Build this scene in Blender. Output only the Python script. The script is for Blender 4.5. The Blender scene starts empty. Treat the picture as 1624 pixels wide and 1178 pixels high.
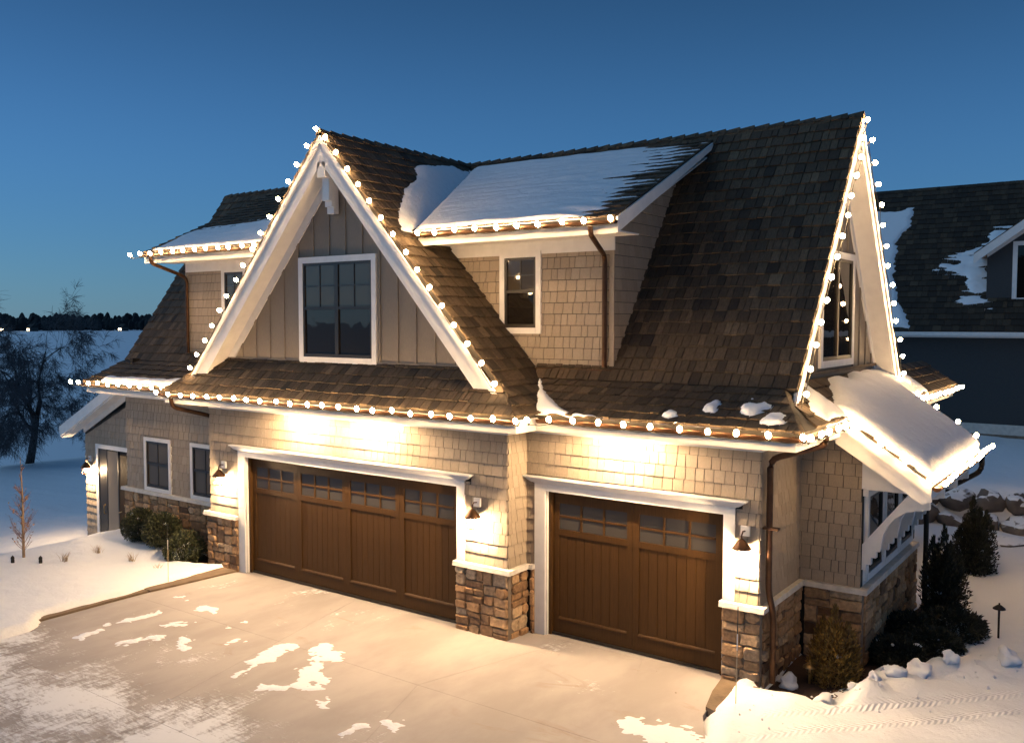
import bpy, math, random
import numpy as np
from mathutils import Vector, Matrix, noise
from mathutils.bvhtree import BVHTree
random.seed(7)
sc = bpy.context.scene
COL = sc.collection
R = math.radians

# ------------------------------------------------------------------ camera
CAMPOS = Vector((14.7953, -11.4304, 5.0781))
YAW, PITCH, FPX = R(35.6556), R(3.196), 1423.36
cam = bpy.data.cameras.new('camera')
camo = bpy.data.objects.new('camera', cam)
COL.objects.link(camo)
camo.location = CAMPOS
camo.rotation_euler = (R(90) - PITCH, 0, YAW)
cam.sensor_width = 36
cam.lens = 36 * FPX / 1624
cam.clip_start = 0.1
cam.clip_end = 6000
sc.camera = camo

# ------------------------------------------------------------------ sky, dusk light, exposure
SUN_EL, SUN_ROT = 32.0, 245.0
world = bpy.data.worlds.new('World')
sc.world = world
world.use_nodes = True
wn, wl = world.node_tree.nodes, world.node_tree.links
wn.clear()
sky = wn.new('ShaderNodeTexSky')
sky.sky_type = 'NISHITA'
sky.sun_disc = False
sky.sun_elevation = R(SUN_EL)
sky.sun_rotation = R(SUN_ROT)
sky.air_density = 1.25
sky.dust_density = 0.0
sky.ozone_density = 4.0
bg = wn.new('ShaderNodeBackground')
bg.inputs['Strength'].default_value = 0.070
wo = wn.new('ShaderNodeOutputWorld')
tint = wn.new('ShaderNodeMix'); tint.data_type = 'RGBA'; tint.blend_type = 'MULTIPLY'
tint.inputs[0].default_value = 1
tint.inputs[7].default_value = (.36, .66, 1.05, 1)
wl.new(sky.outputs[0], tint.inputs[6])
twi = wn.new('ShaderNodeMix'); twi.data_type = 'RGBA'          # even twilight blue of the high sky over the whole dome
twi.inputs[0].default_value = .5
twi.inputs[7].default_value = (.55, 2.05, 4.4, 1)
wl.new(tint.outputs[2], twi.inputs[6])
tco = wn.new('ShaderNodeTexCoord'); sepw = wn.new('ShaderNodeSeparateXYZ'); wl.new(tco.outputs['Generated'], sepw.inputs[0])
ele = wn.new('ShaderNodeMapRange'); ele.interpolation_type = 'SMOOTHSTEP'                # dusk sky deepens with height, the same all round
for i_, v_ in enumerate((.14, .42, 1.08, .56)): ele.inputs[1 + i_].default_value = v_
wl.new(sepw.outputs[2], ele.inputs[0])
deep = wn.new('ShaderNodeMix'); deep.data_type = 'RGBA'; deep.blend_type = 'MULTIPLY'; deep.inputs[0].default_value = 1
wl.new(twi.outputs[2], deep.inputs[6]); wl.new(ele.outputs[0], deep.inputs[7])
wl.new(deep.outputs[2], bg.inputs['Color'])
wl.new(bg.outputs[0], wo.inputs['Surface'])
sun = bpy.data.lights.new('sun', 'SUN')
sun.energy = 0.80            # no disc: the soft glow left in the sky after sunset
sun.angle = R(80)
sun.color = (0.50, 0.76, 1.0)
suno = bpy.data.objects.new('sun', sun)
COL.objects.link(suno)
suno.rotation_euler = (R(90 - SUN_EL), 0, R(180 - SUN_ROT))
vs = sc.view_settings
vs.view_transform = 'Standard'
vs.look = 'None'
vs.gamma = 1
vs.use_curve_mapping = False
vs.exposure = 0.0
cy = sc.cycles
cy.use_denoising = True
cy.sample_clamp_indirect = 4.0
cy.max_bounces = 6
cy.diffuse_bounces = 3
cy.glossy_bounces = 3
cy.transmission_bounces = 4
cy.caustics_reflective = False
cy.caustics_refractive = False
BULB_E = 190.0
LANTERN_W = 215.0
SOFFIT_W = 470.0
WARM = (1.0, 0.63, 0.30)

# ------------------------------------------------------------------ materials
def mat(name, base=(.5, .5, .5), rough=.7, metal=0, spec=.5, tone=None, noise_amt=0, noise_scale=8,
        bump=0, bump_scale=40, stretch=None, emit=None, estr=0, alt=None, coat=0):
    m = bpy.data.materials.new(name)
    m.use_nodes = True
    nt = m.node_tree
    n, l = nt.nodes, nt.links
    p = n['Principled BSDF']
    p.inputs['Roughness'].default_value = rough
    p.inputs['Metallic'].default_value = metal
    p.inputs['Specular IOR Level'].default_value = spec
    p.inputs['Coat Weight'].default_value = coat
    p.inputs['Base Color'].default_value = (*base, 1)
    if emit:
        p.inputs['Emission Color'].default_value = (*emit, 1)
        p.inputs['Emission Strength'].default_value = estr
    tc = None
    def coords():
        nonlocal tc
        if tc is None:
            t = n.new('ShaderNodeTexCoord')
            mp = n.new('ShaderNodeMapping')
            mp.inputs['Scale'].default_value = stretch or (1, 1, 1)
            g = n.new('ShaderNodeNewGeometry')
            l.new(g.outputs['Position'], mp.inputs['Vector'])
            tc = mp.outputs[0]
        return tc
    col = None
    if tone:
        a = n.new('ShaderNodeAttribute')
        a.attribute_name = 'tone'
        r = n.new('ShaderNodeValToRGB')
        els = r.color_ramp.elements
        for i, c in enumerate(tone):
            pos = i / max(1, len(tone) - 1)
            e = els[i] if i < 2 else els.new(pos)
            e.position = pos
            e.color = (*c, 1)
        l.new(a.outputs['Fac'], r.inputs[0])
        col = r.outputs[0]
    if noise_amt:
        t = n.new('ShaderNodeTexNoise')
        t.inputs['Scale'].default_value = noise_scale
        t.inputs['Detail'].default_value = 6
        l.new(coords(), t.inputs['Vector'])
        mr = n.new('ShaderNodeMapRange')
        mr.inputs[1].default_value = .3
        mr.inputs[2].default_value = .7
        mr.inputs[3].default_value = 1 - noise_amt
        mr.inputs[4].default_value = 1 + noise_amt
        l.new(t.outputs[0], mr.inputs[0])
        mx = n.new('ShaderNodeMix')
        mx.data_type = 'RGBA'
        mx.blend_type = 'MULTIPLY'
        mx.inputs[0].default_value = 1
        if col is None:
            mx.inputs[6].default_value = (*base, 1)
        else:
            l.new(col, mx.inputs[6])
        l.new(mr.outputs[0], mx.inputs[7])
        col = mx.outputs[2]
    if alt:                                   # (colour, scale, threshold): worn or stained patches
        t = n.new('ShaderNodeTexNoise')
        t.inputs['Scale'].default_value = alt[1]
        t.inputs['Detail'].default_value = 8
        t.inputs['Roughness'].default_value = .65
        l.new(coords(), t.inputs['Vector'])
        mr = n.new('ShaderNodeMapRange')
        mr.inputs[1].default_value = alt[2]
        mr.inputs[2].default_value = alt[2] + .12
        l.new(t.outputs[0], mr.inputs[0])
        mx = n.new('ShaderNodeMix')
        mx.data_type = 'RGBA'
        l.new(mr.outputs[0], mx.inputs[0])
        if col is None:
            mx.inputs[6].default_value = (*base, 1)
        else:
            l.new(col, mx.inputs[6])
        mx.inputs[7].default_value = (*alt[0], 1)
        col = mx.outputs[2]
    if col is not None:
        l.new(col, p.inputs['Base Color'])
    if bump:
        t = n.new('ShaderNodeTexNoise')
        t.inputs['Scale'].default_value = bump_scale
        t.inputs['Detail'].default_value = 7
        l.new(coords(), t.inputs['Vector'])
        b = n.new('ShaderNodeBump')
        b.inputs['Strength'].default_value = bump
        b.inputs['Distance'].default_value = .03
        l.new(t.outputs[0], b.inputs['Height'])
        l.new(b.outputs[0], p.inputs['Normal'])
    return m

M = {}
M['siding'] = mat('siding', (.21, .18, .15), .75, tone=[(.30, .240, .176), (.335, .270, .20), (.37, .302, .226)], noise_amt=.12, noise_scale=30, bump=.15, bump_scale=60, stretch=(4, 4, .6))
M['felt'] = mat('felt_paper', (.030, .026, .022), .95)
M['batten'] = mat('batten_siding', (.215, .178, .137), .7, noise_amt=.1, noise_scale=20, bump=.1, bump_scale=60, stretch=(5, 5, .5))
M['white'] = mat('white_trim', (.78, .755, .72), .5, noise_amt=.05, noise_scale=6, bump=.04, bump_scale=30)
M['shake'] = mat('cedar_shake', (.12, .09, .06), .85, tone=[(.022, .0145, .0085), (.060, .040, .0225), (.105, .071, .040), (.18, .126, .072)], noise_amt=.28, noise_scale=14, bump=.5, bump_scale=70, stretch=(3, 1, 1))
M['stone'] = mat('field_stone', (.3, .2, .13), .85, tone=[(.10, .055, .028), (.235, .135, .066), (.36, .21, .100), (.45, .285, .148), (.52, .375, .23)], noise_amt=.3, noise_scale=16, bump=.8, bump_scale=22, alt=((.16, .085, .045), 7, .60))
M['mortar'] = mat('mortar', (.20, .155, .115), .95, noise_amt=.2, bump=.4)
M['cap'] = mat('stone_cap', (.60, .56, .50), .8, noise_amt=.12, bump=.25)
M['door'] = mat('brown_door', (.054, .025, .006), .6, spec=.2, noise_amt=.14, noise_scale=10, stretch=(6, 6, .5), bump=.08, bump_scale=60)
M['sash'] = mat('dark_sash', (.018, .014, .011), .4)
M['copper'] = mat('copper_gutter', (.085, .042, .022), .42, metal=.75, noise_amt=.25, noise_scale=9)
M['dark_metal'] = mat('dark_metal', (.02, .018, .016), .45, metal=.6)
M['brass'] = mat('brass', (.45, .30, .12), .35, metal=.9)
M['white_metal'] = mat('white_metal', (.75, .72, .68), .4)
M['mulch'] = mat('mulch', (.045, .024, .014), .95, tone=[(.03, .016, .01), (.09, .045, .025)], noise_amt=.3, bump=.6)
M['slab'] = mat('border_slab', (.17, .12, .075), .85, noise_amt=.25, noise_scale=4, bump=.3, alt=((.10, .07, .045), 2, .55))
M['bark'] = mat('bark', (.035, .028, .024), .9, noise_amt=.3, bump=.6)
M['twig'] = mat('twig', (.085, .085, .092), .9)
M['sap_bark'] = mat('sapling_bark', (.30, .20, .12), .8, noise_amt=.25, noise_scale=30)
M['sap_twig'] = mat('sapling_twig', (.22, .12, .09), .8)
M['dry_leaf'] = mat('dry_leaf', (.36, .20, .09), .8)
M['dry_grass'] = mat('dry_grass', (.42, .30, .16), .8, tone=[(.30, .20, .10), (.5, .36, .2)])
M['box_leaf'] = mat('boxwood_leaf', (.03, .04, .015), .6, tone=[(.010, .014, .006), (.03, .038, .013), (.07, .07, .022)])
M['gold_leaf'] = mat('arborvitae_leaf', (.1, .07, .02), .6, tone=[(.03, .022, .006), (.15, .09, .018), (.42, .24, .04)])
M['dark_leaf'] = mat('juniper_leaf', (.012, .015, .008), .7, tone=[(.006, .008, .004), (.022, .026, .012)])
M['boulder'] = mat('boulder', (.12, .10, .085), .85, noise_amt=.35, noise_scale=3, bump=.6, bump_scale=9)
M['far_leaf'] = mat('far_wood', (.020, .024, .026), 1, noise_amt=.3, noise_scale=.05)
M['wire'] = mat('wire', (.03, .03, .025), .6)
M['nsiding'] = mat('neighbour_siding', (.045, .048, .050), .8, noise_amt=.1, noise_scale=10, bump=.15, stretch=(1, 1, 3))
M['orange'] = mat('marker_rod', (.55, .42, .25), .4)
M['snow_lump'] = mat('snow_lump', (.82, .83, .85), .6, noise_amt=.03, noise_scale=6, bump=.35, bump_scale=14)
M['bulb'] = mat('warm_bulb', (.9, .8, .6), .4, emit=WARM, estr=BULB_E)
M['lamp'] = mat('lamp_glow', (.9, .8, .6), .4, emit=WARM, estr=60)
M['far_lamp'] = mat('far_lamp', (.9, .8, .6), .4, emit=(1, .75, .45), estr=25)

def glass_mat(name, base, rough, wav):
    m = mat(name, base, rough, spec=.42)
    n, l = m.node_tree.nodes, m.node_tree.links
    p = n['Principled BSDF']
    t = n.new('ShaderNodeTexNoise')
    t.inputs['Scale'].default_value = 2.2
    g = n.new('ShaderNodeNewGeometry')
    l.new(g.outputs['Position'], t.inputs['Vector'])
    b = n.new('ShaderNodeBump')
    b.inputs['Strength'].default_value = wav
    b.inputs['Distance'].default_value = .02
    l.new(t.outputs[0], b.inputs['Height'])
    l.new(b.outputs[0], p.inputs['Normal'])
    return m
M['glass'] = glass_mat('window_glass', (.012, .010, .008), .03, .12)
M['warm_glass'] = glass_mat('lower_glass', (.10, .082, .06), .05, .15)
M['blind_glass'] = glass_mat('upper_glass', (.050, .040, .028), .05, .12)
M['pale_glass'] = glass_mat('door_glass', (.20, .17, .13), .12, .15)
M['door_pane'] = glass_mat('garage_pane', (.05, .045, .04), .10, .3)

def snow_mat():
    m = mat('snow', (.80, .815, .84), .55, spec=.3)
    n, l = m.node_tree.nodes, m.node_tree.links
    p = n['Principled BSDF']
    g = n.new('ShaderNodeNewGeometry')
    def nz(scale, detail=8, rough=.6):
        t = n.new('ShaderNodeTexNoise')
        t.inputs['Scale'].default_value = scale
        t.inputs['Detail'].default_value = detail
        t.inputs['Roughness'].default_value = rough
        l.new(g.outputs['Position'], t.inputs['Vector'])
        return t.outputs[0]
    a = n.new('ShaderNodeMath'); a.operation = 'MULTIPLY_ADD'
    l.new(nz(26), a.inputs[0]); a.inputs[1].default_value = .25
    l.new(nz(3.5), a.inputs[2])
    # two tyre tracks pressed into the packed snow beside the driveway
    sp = n.new('ShaderNodeSeparateXYZ'); l.new(g.outputs['Position'], sp.inputs[0])
    def op(o, x, y=0.0):
        m_ = n.new('ShaderNodeMath'); m_.operation = o
        for i, v in enumerate((x, y)):
            if isinstance(v, (int, float)): m_.inputs[i].default_value = v
            else: l.new(v, m_.inputs[i])
        return m_.outputs[0]
    pp = op('ADD', op('MULTIPLY', sp.outputs[0], -.719), op('MULTIPLY', sp.outputs[1], .695))
    qq = op('ADD', op('MULTIPLY', sp.outputs[0], .695), op('MULTIPLY', sp.outputs[1], .719))
    tot = None
    for c_, hw in ((-8.32, .11), (-8.80, .10), (-10.1, .11)):
        d_ = op('ABSOLUTE', op('SUBTRACT', op('ADD', pp, op('MULTIPLY', op('SINE', op('MULTIPLY', qq, .5)), .10)), c_))
        band = op('LESS_THAN', d_, hw)
        bars = op('ADD', op('SINE', op('MULTIPLY', op('ADD', qq, op('MULTIPLY', d_, 1.1)), 70.0)), -1.2)
        tk = op('MULTIPLY', band, op('MULTIPLY', bars, .15))
        tot = tk if tot is None else op('ADD', tot, tk)
    tot = op('MULTIPLY', tot, op('GREATER_THAN', sp.outputs[0], 10.9))
    hh = op('ADD', a.outputs[0], tot)
    b = n.new('ShaderNodeBump')
    b.inputs['Strength'].default_value = .55
    b.inputs['Distance'].default_value = .06
    l.new(hh, b.inputs['Height'])
    l.new(b.outputs[0], p.inputs['Normal'])
    return m
M['snow'] = snow_mat()

def driveway_mat():
    """brushed concrete, stained, with trodden and wind-blown remains of snow and tyre tracks"""
    m = bpy.data.materials.new('driveway_concrete')
    m.use_nodes = True
    n, l = m.node_tree.nodes, m.node_tree.links
    p = n['Principled BSDF']
    g = n.new('ShaderNodeNewGeometry')
    pos = g.outputs['Position']
    sep = n.new('ShaderNodeSeparateXYZ')
    l.new(pos, sep.inputs[0])
    def mapped(sx, sy, rz=0):
        mp = n.new('ShaderNodeMapping')
        mp.inputs['Scale'].default_value = (sx, sy, 1)
        mp.inputs['Rotation'].default_value = (0, 0, R(rz))
        l.new(pos, mp.inputs['Vector'])
        return mp.outputs[0]
    def nz(vec, scale, detail=8, rough=.6, dist=0):
        t = n.new('ShaderNodeTexNoise')
        t.inputs['Scale'].default_value = scale
        t.inputs['Detail'].default_value = detail
        t.inputs['Roughness'].default_value = rough
        t.inputs['Distortion'].default_value = dist
        l.new(vec, t.inputs['Vector'])
        return t.outputs[0]
    def rng(v, a, b, c=0, d=1):
        r = n.new('ShaderNodeMapRange')
        r.interpolation_type = 'SMOOTHSTEP'
        for i, x in enumerate((a, b, c, d)):
            r.inputs[1 + i].default_value = x
        l.new(v, r.inputs[0])
        return r.outputs[0]
    def op(o, a, b=0.0):
        x = n.new('ShaderNodeMath'); x.operation = o
        for i, v in enumerate((a, b)):
            if isinstance(v, (int, float)):
                x.inputs[i].default_value = v
            else:
                l.new(v, x.inputs[i])
        return x.outputs[0]
    def mix(f, a, b):
        x = n.new('ShaderNodeMix'); x.data_type = 'RGBA'
        l.new(f, x.inputs[0])
        for i, v in ((6, a), (7, b)):
            if isinstance(v, tuple):
                x.inputs[i].default_value = (*v, 1)
            else:
                l.new(v, x.inputs[i])
        return x.outputs[2]
    base = mix(rng(nz(mapped(1, .45, 20), .9, 6), .35, .65), (.320, .285, .262), (.405, .365, .338))
    base = mix(rng(nz(mapped(.5, 1.4, -25), 1.3, 8, .6, 1), .60, .78), base, (.31, .245, .19))
    base = mix(rng(nz(mapped(1, 1), 7, 4), .70, .76), base, (.16, .11, .075))
    # amount of snow: more away from the doors and towards the left turning area
    fade = op('ADD', rng(sep.outputs[1], -2.8, -5.6, 0, .25), rng(sep.outputs[0], 6.0, 1.5, 0, .04))
    big = op('ADD', nz(mapped(1, 1), .75, 9, .62, .6), fade)
    fine = nz(mapped(1.0, 3.2, 38), 6, 9, .72, .4)
    streak = nz(mapped(5.5, .55, -32), 2.2, 9, .75, .3)
    patch = rng(op('ADD', op('ADD', big, op('MULTIPLY', op('SUBTRACT', fine, .5), .42)), op('MULTIPLY', op('SUBTRACT', streak, .5), .40)), .66, .82)
    # tyre tracks: narrow bands pressed through the snow, with tread bars across them
    def track(rz, c, half, sc_):
        q = n.new('ShaderNodeSeparateXYZ')
        l.new(mapped(1, 1, rz), q.inputs[0])
        wob = op('MULTIPLY', op('SUBTRACT', nz(mapped(1, 1), .35, 2), .5), 1.6)
        d = op('ABSOLUTE', op('SUBTRACT', op('ADD', q.outputs[0], wob), c), 0)
        band = rng(d, half, half * .75)
        bars = op('SINE', op('MULTIPLY', op('ADD', q.outputs[1], op('MULTIPLY', d, 1.2)), sc_), 0)
        return op('MULTIPLY', band, rng(bars, -.1, .5, .25, 1))
    tr = op('MAXIMUM', op('MAXIMUM', track(28, .2, .10, 62), track(28, .42, .03, 62)), op('MAXIMUM', track(33, -2.2, .11, 58), track(-35, 6.9, .10, 60)))
    patch = op('MULTIPLY', patch, op('SUBTRACT', 1.0, op('MULTIPLY', tr, rng(sep.outputs[1], -2.6, -4.2, 0, .8))))
    col = mix(patch, base, (.80, .80, .80))
    l.new(col, p.inputs['Base Color'])
    p.inputs['Roughness'].default_value = .75
    h = op('ADD', op('MULTIPLY', patch, 1.0), op('MULTIPLY', nz(mapped(6, 1, 0), 14, 6), .18))
    b = n.new('ShaderNodeBump')
    b.inputs['Strength'].default_value = .5
    b.inputs['Distance'].default_value = .025
    l.new(h, b.inputs['Height'])
    l.new(b.outputs[0], p.inputs['Normal'])
    return m
M['concrete'] = driveway_mat()

# ------------------------------------------------------------------ mesh helpers
BASE_POLYS = []            # coarse walls and roofs, for picking which small pieces are in view

class MB:
    def __init__(s):
        s.V, s.F, s.T = [], [], []
    def add(s, V, F, tone=.5):
        o = len(s.V)
        s.V += [tuple(v) for v in V]
        s.F += [tuple(i + o for i in f) for f in F]
        s.T += [tone] * len(F)
        return s
    def box(s, x0, x1, y0, y1, z0, z1, tone=.5):
        x0, x1 = min(x0, x1), max(x0, x1); y0, y1 = min(y0, y1), max(y0, y1); z0, z1 = min(z0, z1), max(z0, z1)
        V = [(x0, y0, z0), (x1, y0, z0), (x1, y1, z0), (x0, y1, z0), (x0, y0, z1), (x1, y0, z1), (x1, y1, z1), (x0, y1, z1)]
        return s.add(V, [(3, 2, 1, 0), (4, 5, 6, 7), (0, 1, 5, 4), (1, 2, 6, 5), (2, 3, 7, 6), (3, 0, 4, 7)], tone)
    def prism(s, poly, vec, tone=.5):
        """poly: list of 3-D points, extruded by vec"""
        n = len(poly); vec = Vector(vec)
        P = [Vector(p) for p in poly]
        nrm = Vector((0, 0, 0))
        for i in range(n):
            nrm += P[i].cross(P[(i + 1) % n])
        if nrm.dot(vec) > 0:
            P.reverse()
        V = P + [p + vec for p in P]
        F = [tuple(range(n)), tuple(range(2 * n - 1, n - 1, -1))]
        F += [(i, i + n, (i + 1) % n + n, (i + 1) % n) for i in range(n)]
        return s.add(V, F, tone)
    def loft(s, a, b, tone=.5):
        n = len(a)
        V = list(a) + list(b)
        F = [tuple(range(n - 1, -1, -1)), tuple(range(n, 2 * n))]
        F += [(i, (i + 1) % n, (i + 1) % n + n, i + n) for i in range(n)]
        return s.add(V, F, tone)
    def tube(s, path, rad, n=8, tone=.5, caps=True):
        P = [Vector(p) for p in path]
        if not isinstance(rad, (list, tuple)):
            rad = [rad] * len(P)
        V, F = [], []
        up = Vector((.31, .17, .93))
        for i, p in enumerate(P):
            d = (P[min(i + 1, len(P) - 1)] - P[max(i - 1, 0)])
            d = d.normalized() if d.length > 1e-9 else Vector((0, 0, 1))
            a = d.cross(up)
            if a.length < .05:
                a = d.cross(Vector((1, 0, 0)))
            a.normalize(); b = a.cross(d)
            for k in range(n):
                t = 2 * math.pi * (k + .5) / n
                V.append(p + (a * math.cos(t) + b * math.sin(t)) * rad[i])
        for i in range(len(P) - 1):
            for k in range(n):
                k2 = (k + 1) % n
                F.append((i * n + k, (i + 1) * n + k, (i + 1) * n + k2, i * n + k2))
        if caps:
            F.append(tuple(range(n))); F.append(tuple(range(len(P) * n - 1, (len(P) - 1) * n - 1, -1)))
        return s.add(V, F, tone)
    def lathe(s, prof, cx, cy, n=14, tone=.5):
        V, F = [], []
        for r, z in prof:
            for k in range(n):
                t = 2 * math.pi * k / n
                V.append((cx + r * math.cos(t), cy + r * math.sin(t), z))
        for i in range(len(prof) - 1):
            for k in range(n):
                k2 = (k + 1) % n
                F.append((i * n + k, i * n + k2, (i + 1) * n + k2, (i + 1) * n + k))
        return s.add(V, F, tone)
    def mesh(s, name, m, smooth=False):
        me = bpy.data.meshes.new(name)
        me.from_pydata(s.V, [], s.F)
        a = me.attributes.new('tone', 'FLOAT', 'FACE')
        a.data.foreach_set('value', s.T)
        me.materials.append(M[m] if isinstance(m, str) else m)
        if smooth:
            me.shade_smooth()
        return me
    def build(s, name, m, parent=None, smooth=False, base=False):
        o = bpy.data.objects.new(name, s.mesh(name, m, smooth))
        COL.objects.link(o)
        if parent is not None:
            o.parent = parent
        if base:
            BASE_POLYS.append((s.V, s.F))
        return o

def box(name, m, parent, *a, **k):
    return MB().box(*a).build(name, m, parent, **k)

def thing(name, label, cat, group=None, loc=(0, 0, 0)):
    o = bpy.data.objects.new(name, None)
    COL.objects.link(o)
    o.empty_display_size = .2
    o.location = loc
    tag(o, label, cat, group)
    return o

def tag(o, label=None, cat=None, group=None, kind=None):
    if label: o['label'] = label
    if cat: o['category'] = cat
    if group: o['group'] = group
    if kind: o['kind'] = kind
    return o

def inv_parent(o, parent):            # geometry is in world coordinates; keep it there under an Empty that stands elsewhere
    o.parent = parent
    o.matrix_parent_inverse = Matrix.Translation(parent.location).inverted()
    return o

def rnd(a, b): return random.uniform(a, b)

def clip_poly(sub, clip):
    out = list(sub)
    n = len(clip)
    for i in range(n):
        ax, ay = clip[i]; bx, by = clip[(i + 1) % n]
        ex, ey = bx - ax, by - ay
        inp, out = out, []
        if not inp: return []
        for j in range(len(inp)):
            p, q = inp[j], inp[(j + 1) % len(inp)]
            sp = ex * (p[1] - ay) - ey * (p[0] - ax)
            sq = ex * (q[1] - ay) - ey * (q[0] - ax)
            if sp >= -1e-9: out.append(p)
            if (sp > 1e-9 and sq < -1e-9) or (sp < -1e-9 and sq > 1e-9):
                t = sp / (sp - sq)
                out.append((p[0] + (q[0] - p[0]) * t, p[1] + (q[1] - p[1]) * t))
    return out

def area2(p):
    return .5 * sum(p[i][0] * p[(i + 1) % len(p)][1] - p[(i + 1) % len(p)][0] * p[i][1] for i in range(len(p)))

def minus(r, h):
    """axis-aligned rect minus rect -> rects"""
    u0, u1, v0, v1 = r; a0, a1, b0, b1 = h
    if a1 <= u0 or a0 >= u1 or b1 <= v0 or b0 >= v1: return [r]
    o = []
    if a0 > u0: o.append((u0, a0, v0, v1))
    if a1 < u1: o.append((a1, u1, v0, v1))
    m0, m1 = max(u0, a0), min(u1, a1)
    if b0 > v0: o.append((m0, m1, v0, b0))
    if b1 < v1: o.append((m0, m1, b1, v1))
    return o

PIECES = {}                 # kind -> list of (parent, V, F, tone, material)

def courses(kind, m, parent, O, du, dv, polys, course, wr, thick, holes=(), over=1.3, gap=.004, jit=.0, seed=0, tone=None, var=.22):
    """overlapping shingles or shakes on a plane, clipped to convex polygons given as 3-D points"""
    O, du, dv = Vector(O), Vector(du).normalized(), Vector(dv).normalized()
    nr = du.cross(dv)
    lst = PIECES.setdefault(kind, [])
    for poly in polys:
        P2 = [((Vector(p) - O).dot(du), (Vector(p) - O).dot(dv)) for p in poly]
        if area2(P2) < 0: P2.reverse()
        us = [p[0] for p in P2]; vs_ = [p[1] for p in P2]
        for k in range(int(math.floor(min(vs_) / course)) - 1, int(math.ceil(max(vs_) / course)) + 1):
            rg = random.Random(k * 7919 + seed)
            u = math.floor(min(us)) - 2 - rg.random()
            rg2 = random.Random(k * 31337 + seed + int(math.floor(min(us))) * 17)
            v0 = k * course
            while u < max(us):
                w = rg2.uniform(*wr)
                dj = rg2.uniform(-jit, jit)
                lift = rg2.uniform(1 - var, 1 + var) * thick
                tn = rg2.random() if tone is None else min(1, max(0, rg2.gauss(*tone)))
                if u + w > min(us):
                    rects = [(u + gap / 2, u + w - gap / 2, v0 + dj, v0 + course * over)]
                    for h in holes:
                        rects = [q for r_ in rects for q in minus(r_, h)]
                    for (a0, a1, b0, b1) in rects:
                        if a1 - a0 < .015 or b1 - b0 < .02: continue
                        c = clip_poly([(a0, b0), (a1, b0), (a1, b1), (a0, b1)], P2)
                        if len(c) < 3 or abs(area2(c)) < .0008: continue
                        n = len(c)
                        V = []
                        for (pu, pv) in c:
                            h = lift * max(.0, 1 - (pv - v0) / (course * over)) + .004
                            V.append(O + du * pu + dv * pv + nr * h)
                        for (pu, pv) in c:
                            V.append(O + du * pu + dv * pv)
                        F = [tuple(range(n))] + [(i, i + n, (i + 1) % n + n, (i + 1) % n) for i in range(n)]
                        lst.append((parent, V, F, tn, m))
                u += w

def roof_plane(parent, O, du, dv, polys, thick=.07, seed=0, **k):
    du_, dv_ = Vector(du).normalized(), Vector(dv).normalized()
    nr = du_.cross(dv_)
    b = MB()
    for p in polys:
        b.prism([Vector(q) for q in p], nr * -thick)
    o = b.build('sheathing', 'felt', parent, base=True)
    kw = dict(course=.225, wr=(.09, .21), thick=.034, over=1.3, gap=.012, jit=.014, seed=seed, tone=(.42, .17))
    kw.update(k)
    courses('shake', 'shake', parent, O, du, dv, polys, **kw)
    return o

def wall_shingles(parent, O, du, polys, holes=(), seed=0):
    courses('shingle', 'siding', parent, O, du, (0, 0, 1), polys, .185, (.10, .22), .021, holes=holes, over=.955, gap=.009, var=.04, jit=.0, seed=seed, tone=(.5, .22))

def stone_field(parent, O, du, rect, seed=0, big=1.0):
    """fitted field stones on an upright plane; rect = (u0, u1, v0, v1)"""
    rg = random.Random(seed)
    O, du = Vector(O), Vector(du).normalized()
    dv = Vector((0, 0, 1)); nr = du.cross(dv)
    out = []
    def split(u0, u1, v0, v1, d):
        w, h = u1 - u0, v1 - v0
        maxw, maxh = .42 * big, .25 * big
        if w <= maxw * rg.uniform(.7, 1.25) and h <= maxh * rg.uniform(.75, 1.3):
            out.append((u0, u1, v0, v1)); return
        if w / maxw > h / maxh and w > .2:
            c = u0 + w * rg.uniform(.36, .64); split(u0, c, v0, v1, d + 1); split(c, u1, v0, v1, d + 1)
        elif h > .12:
            c = v0 + h * rg.uniform(.36, .64); split(u0, u1, v0, c, d + 1); split(u0, u1, c, v1, d + 1)
        else:
            out.append((u0, u1, v0, v1))
    split(*rect, 0)
    lst = PIECES.setdefault('stone', [])
    for (u0, u1, v0, v1) in out:
        j = .007
        a0, a1, b0, b1 = u0 + j, u1 - j, v0 + j, v1 - j
        w, h = a1 - a0, b1 - b0
        e = min(w, h)
        def q(u, v, s=.13):
            return (min(max(u + rg.uniform(-s, s) * e, u0 + .003), u1 - .003), min(max(v + rg.uniform(-s, s) * e, v0 + .003), v1 - .003))
        cut = e * rg.choice((.03, .06, .10, .22, .34))
        ring = [q(a0 + cut, b0, .05), q(a0 + w * .55, b0, .10), q(a1 - cut, b0, .05), q(a1, b0 + cut, .05), q(a1, b0 + h * .6, .10), q(a1, b1 - cut, .05),
                q(a1 - cut, b1, .05), q(a0 + w * .45, b1, .10), q(a0 + cut, b1, .05), q(a0, b1 - cut, .05), q(a0, b0 + h * .5, .10), q(a0, b0 + cut, .05)]
        n = len(ring)
        cu, cv = (a0 + a1) / 2, (b0 + b1) / 2
        dep = rg.uniform(.018, .055)
        tu, tv = rg.uniform(-.02, .02), rg.uniform(-.02, .02)
        V = [O + du * u + dv * v for u, v in ring]
        V += [O + du * u + dv * v + nr * dep * .72 for u, v in ring]
        V += [O + du * (cu + (u - cu) * .82) + dv * (cv + (v - cv) * .8) + nr * (dep + tu * (u - cu) / w + tv * (v - cv) / h + rg.uniform(-.004, .004)) for u, v in ring]
        F = []
        for L in (0, n):
            F += [(L + i, L + (i + 1) % n, L + n + (i + 1) % n, L + n + i) for i in range(n)]
        F.append(tuple(range(2 * n, 3 * n)))
        lst.append((parent, V, F, min(1, max(0, rg.gauss(.55, .27))), 'stone'))

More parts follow.
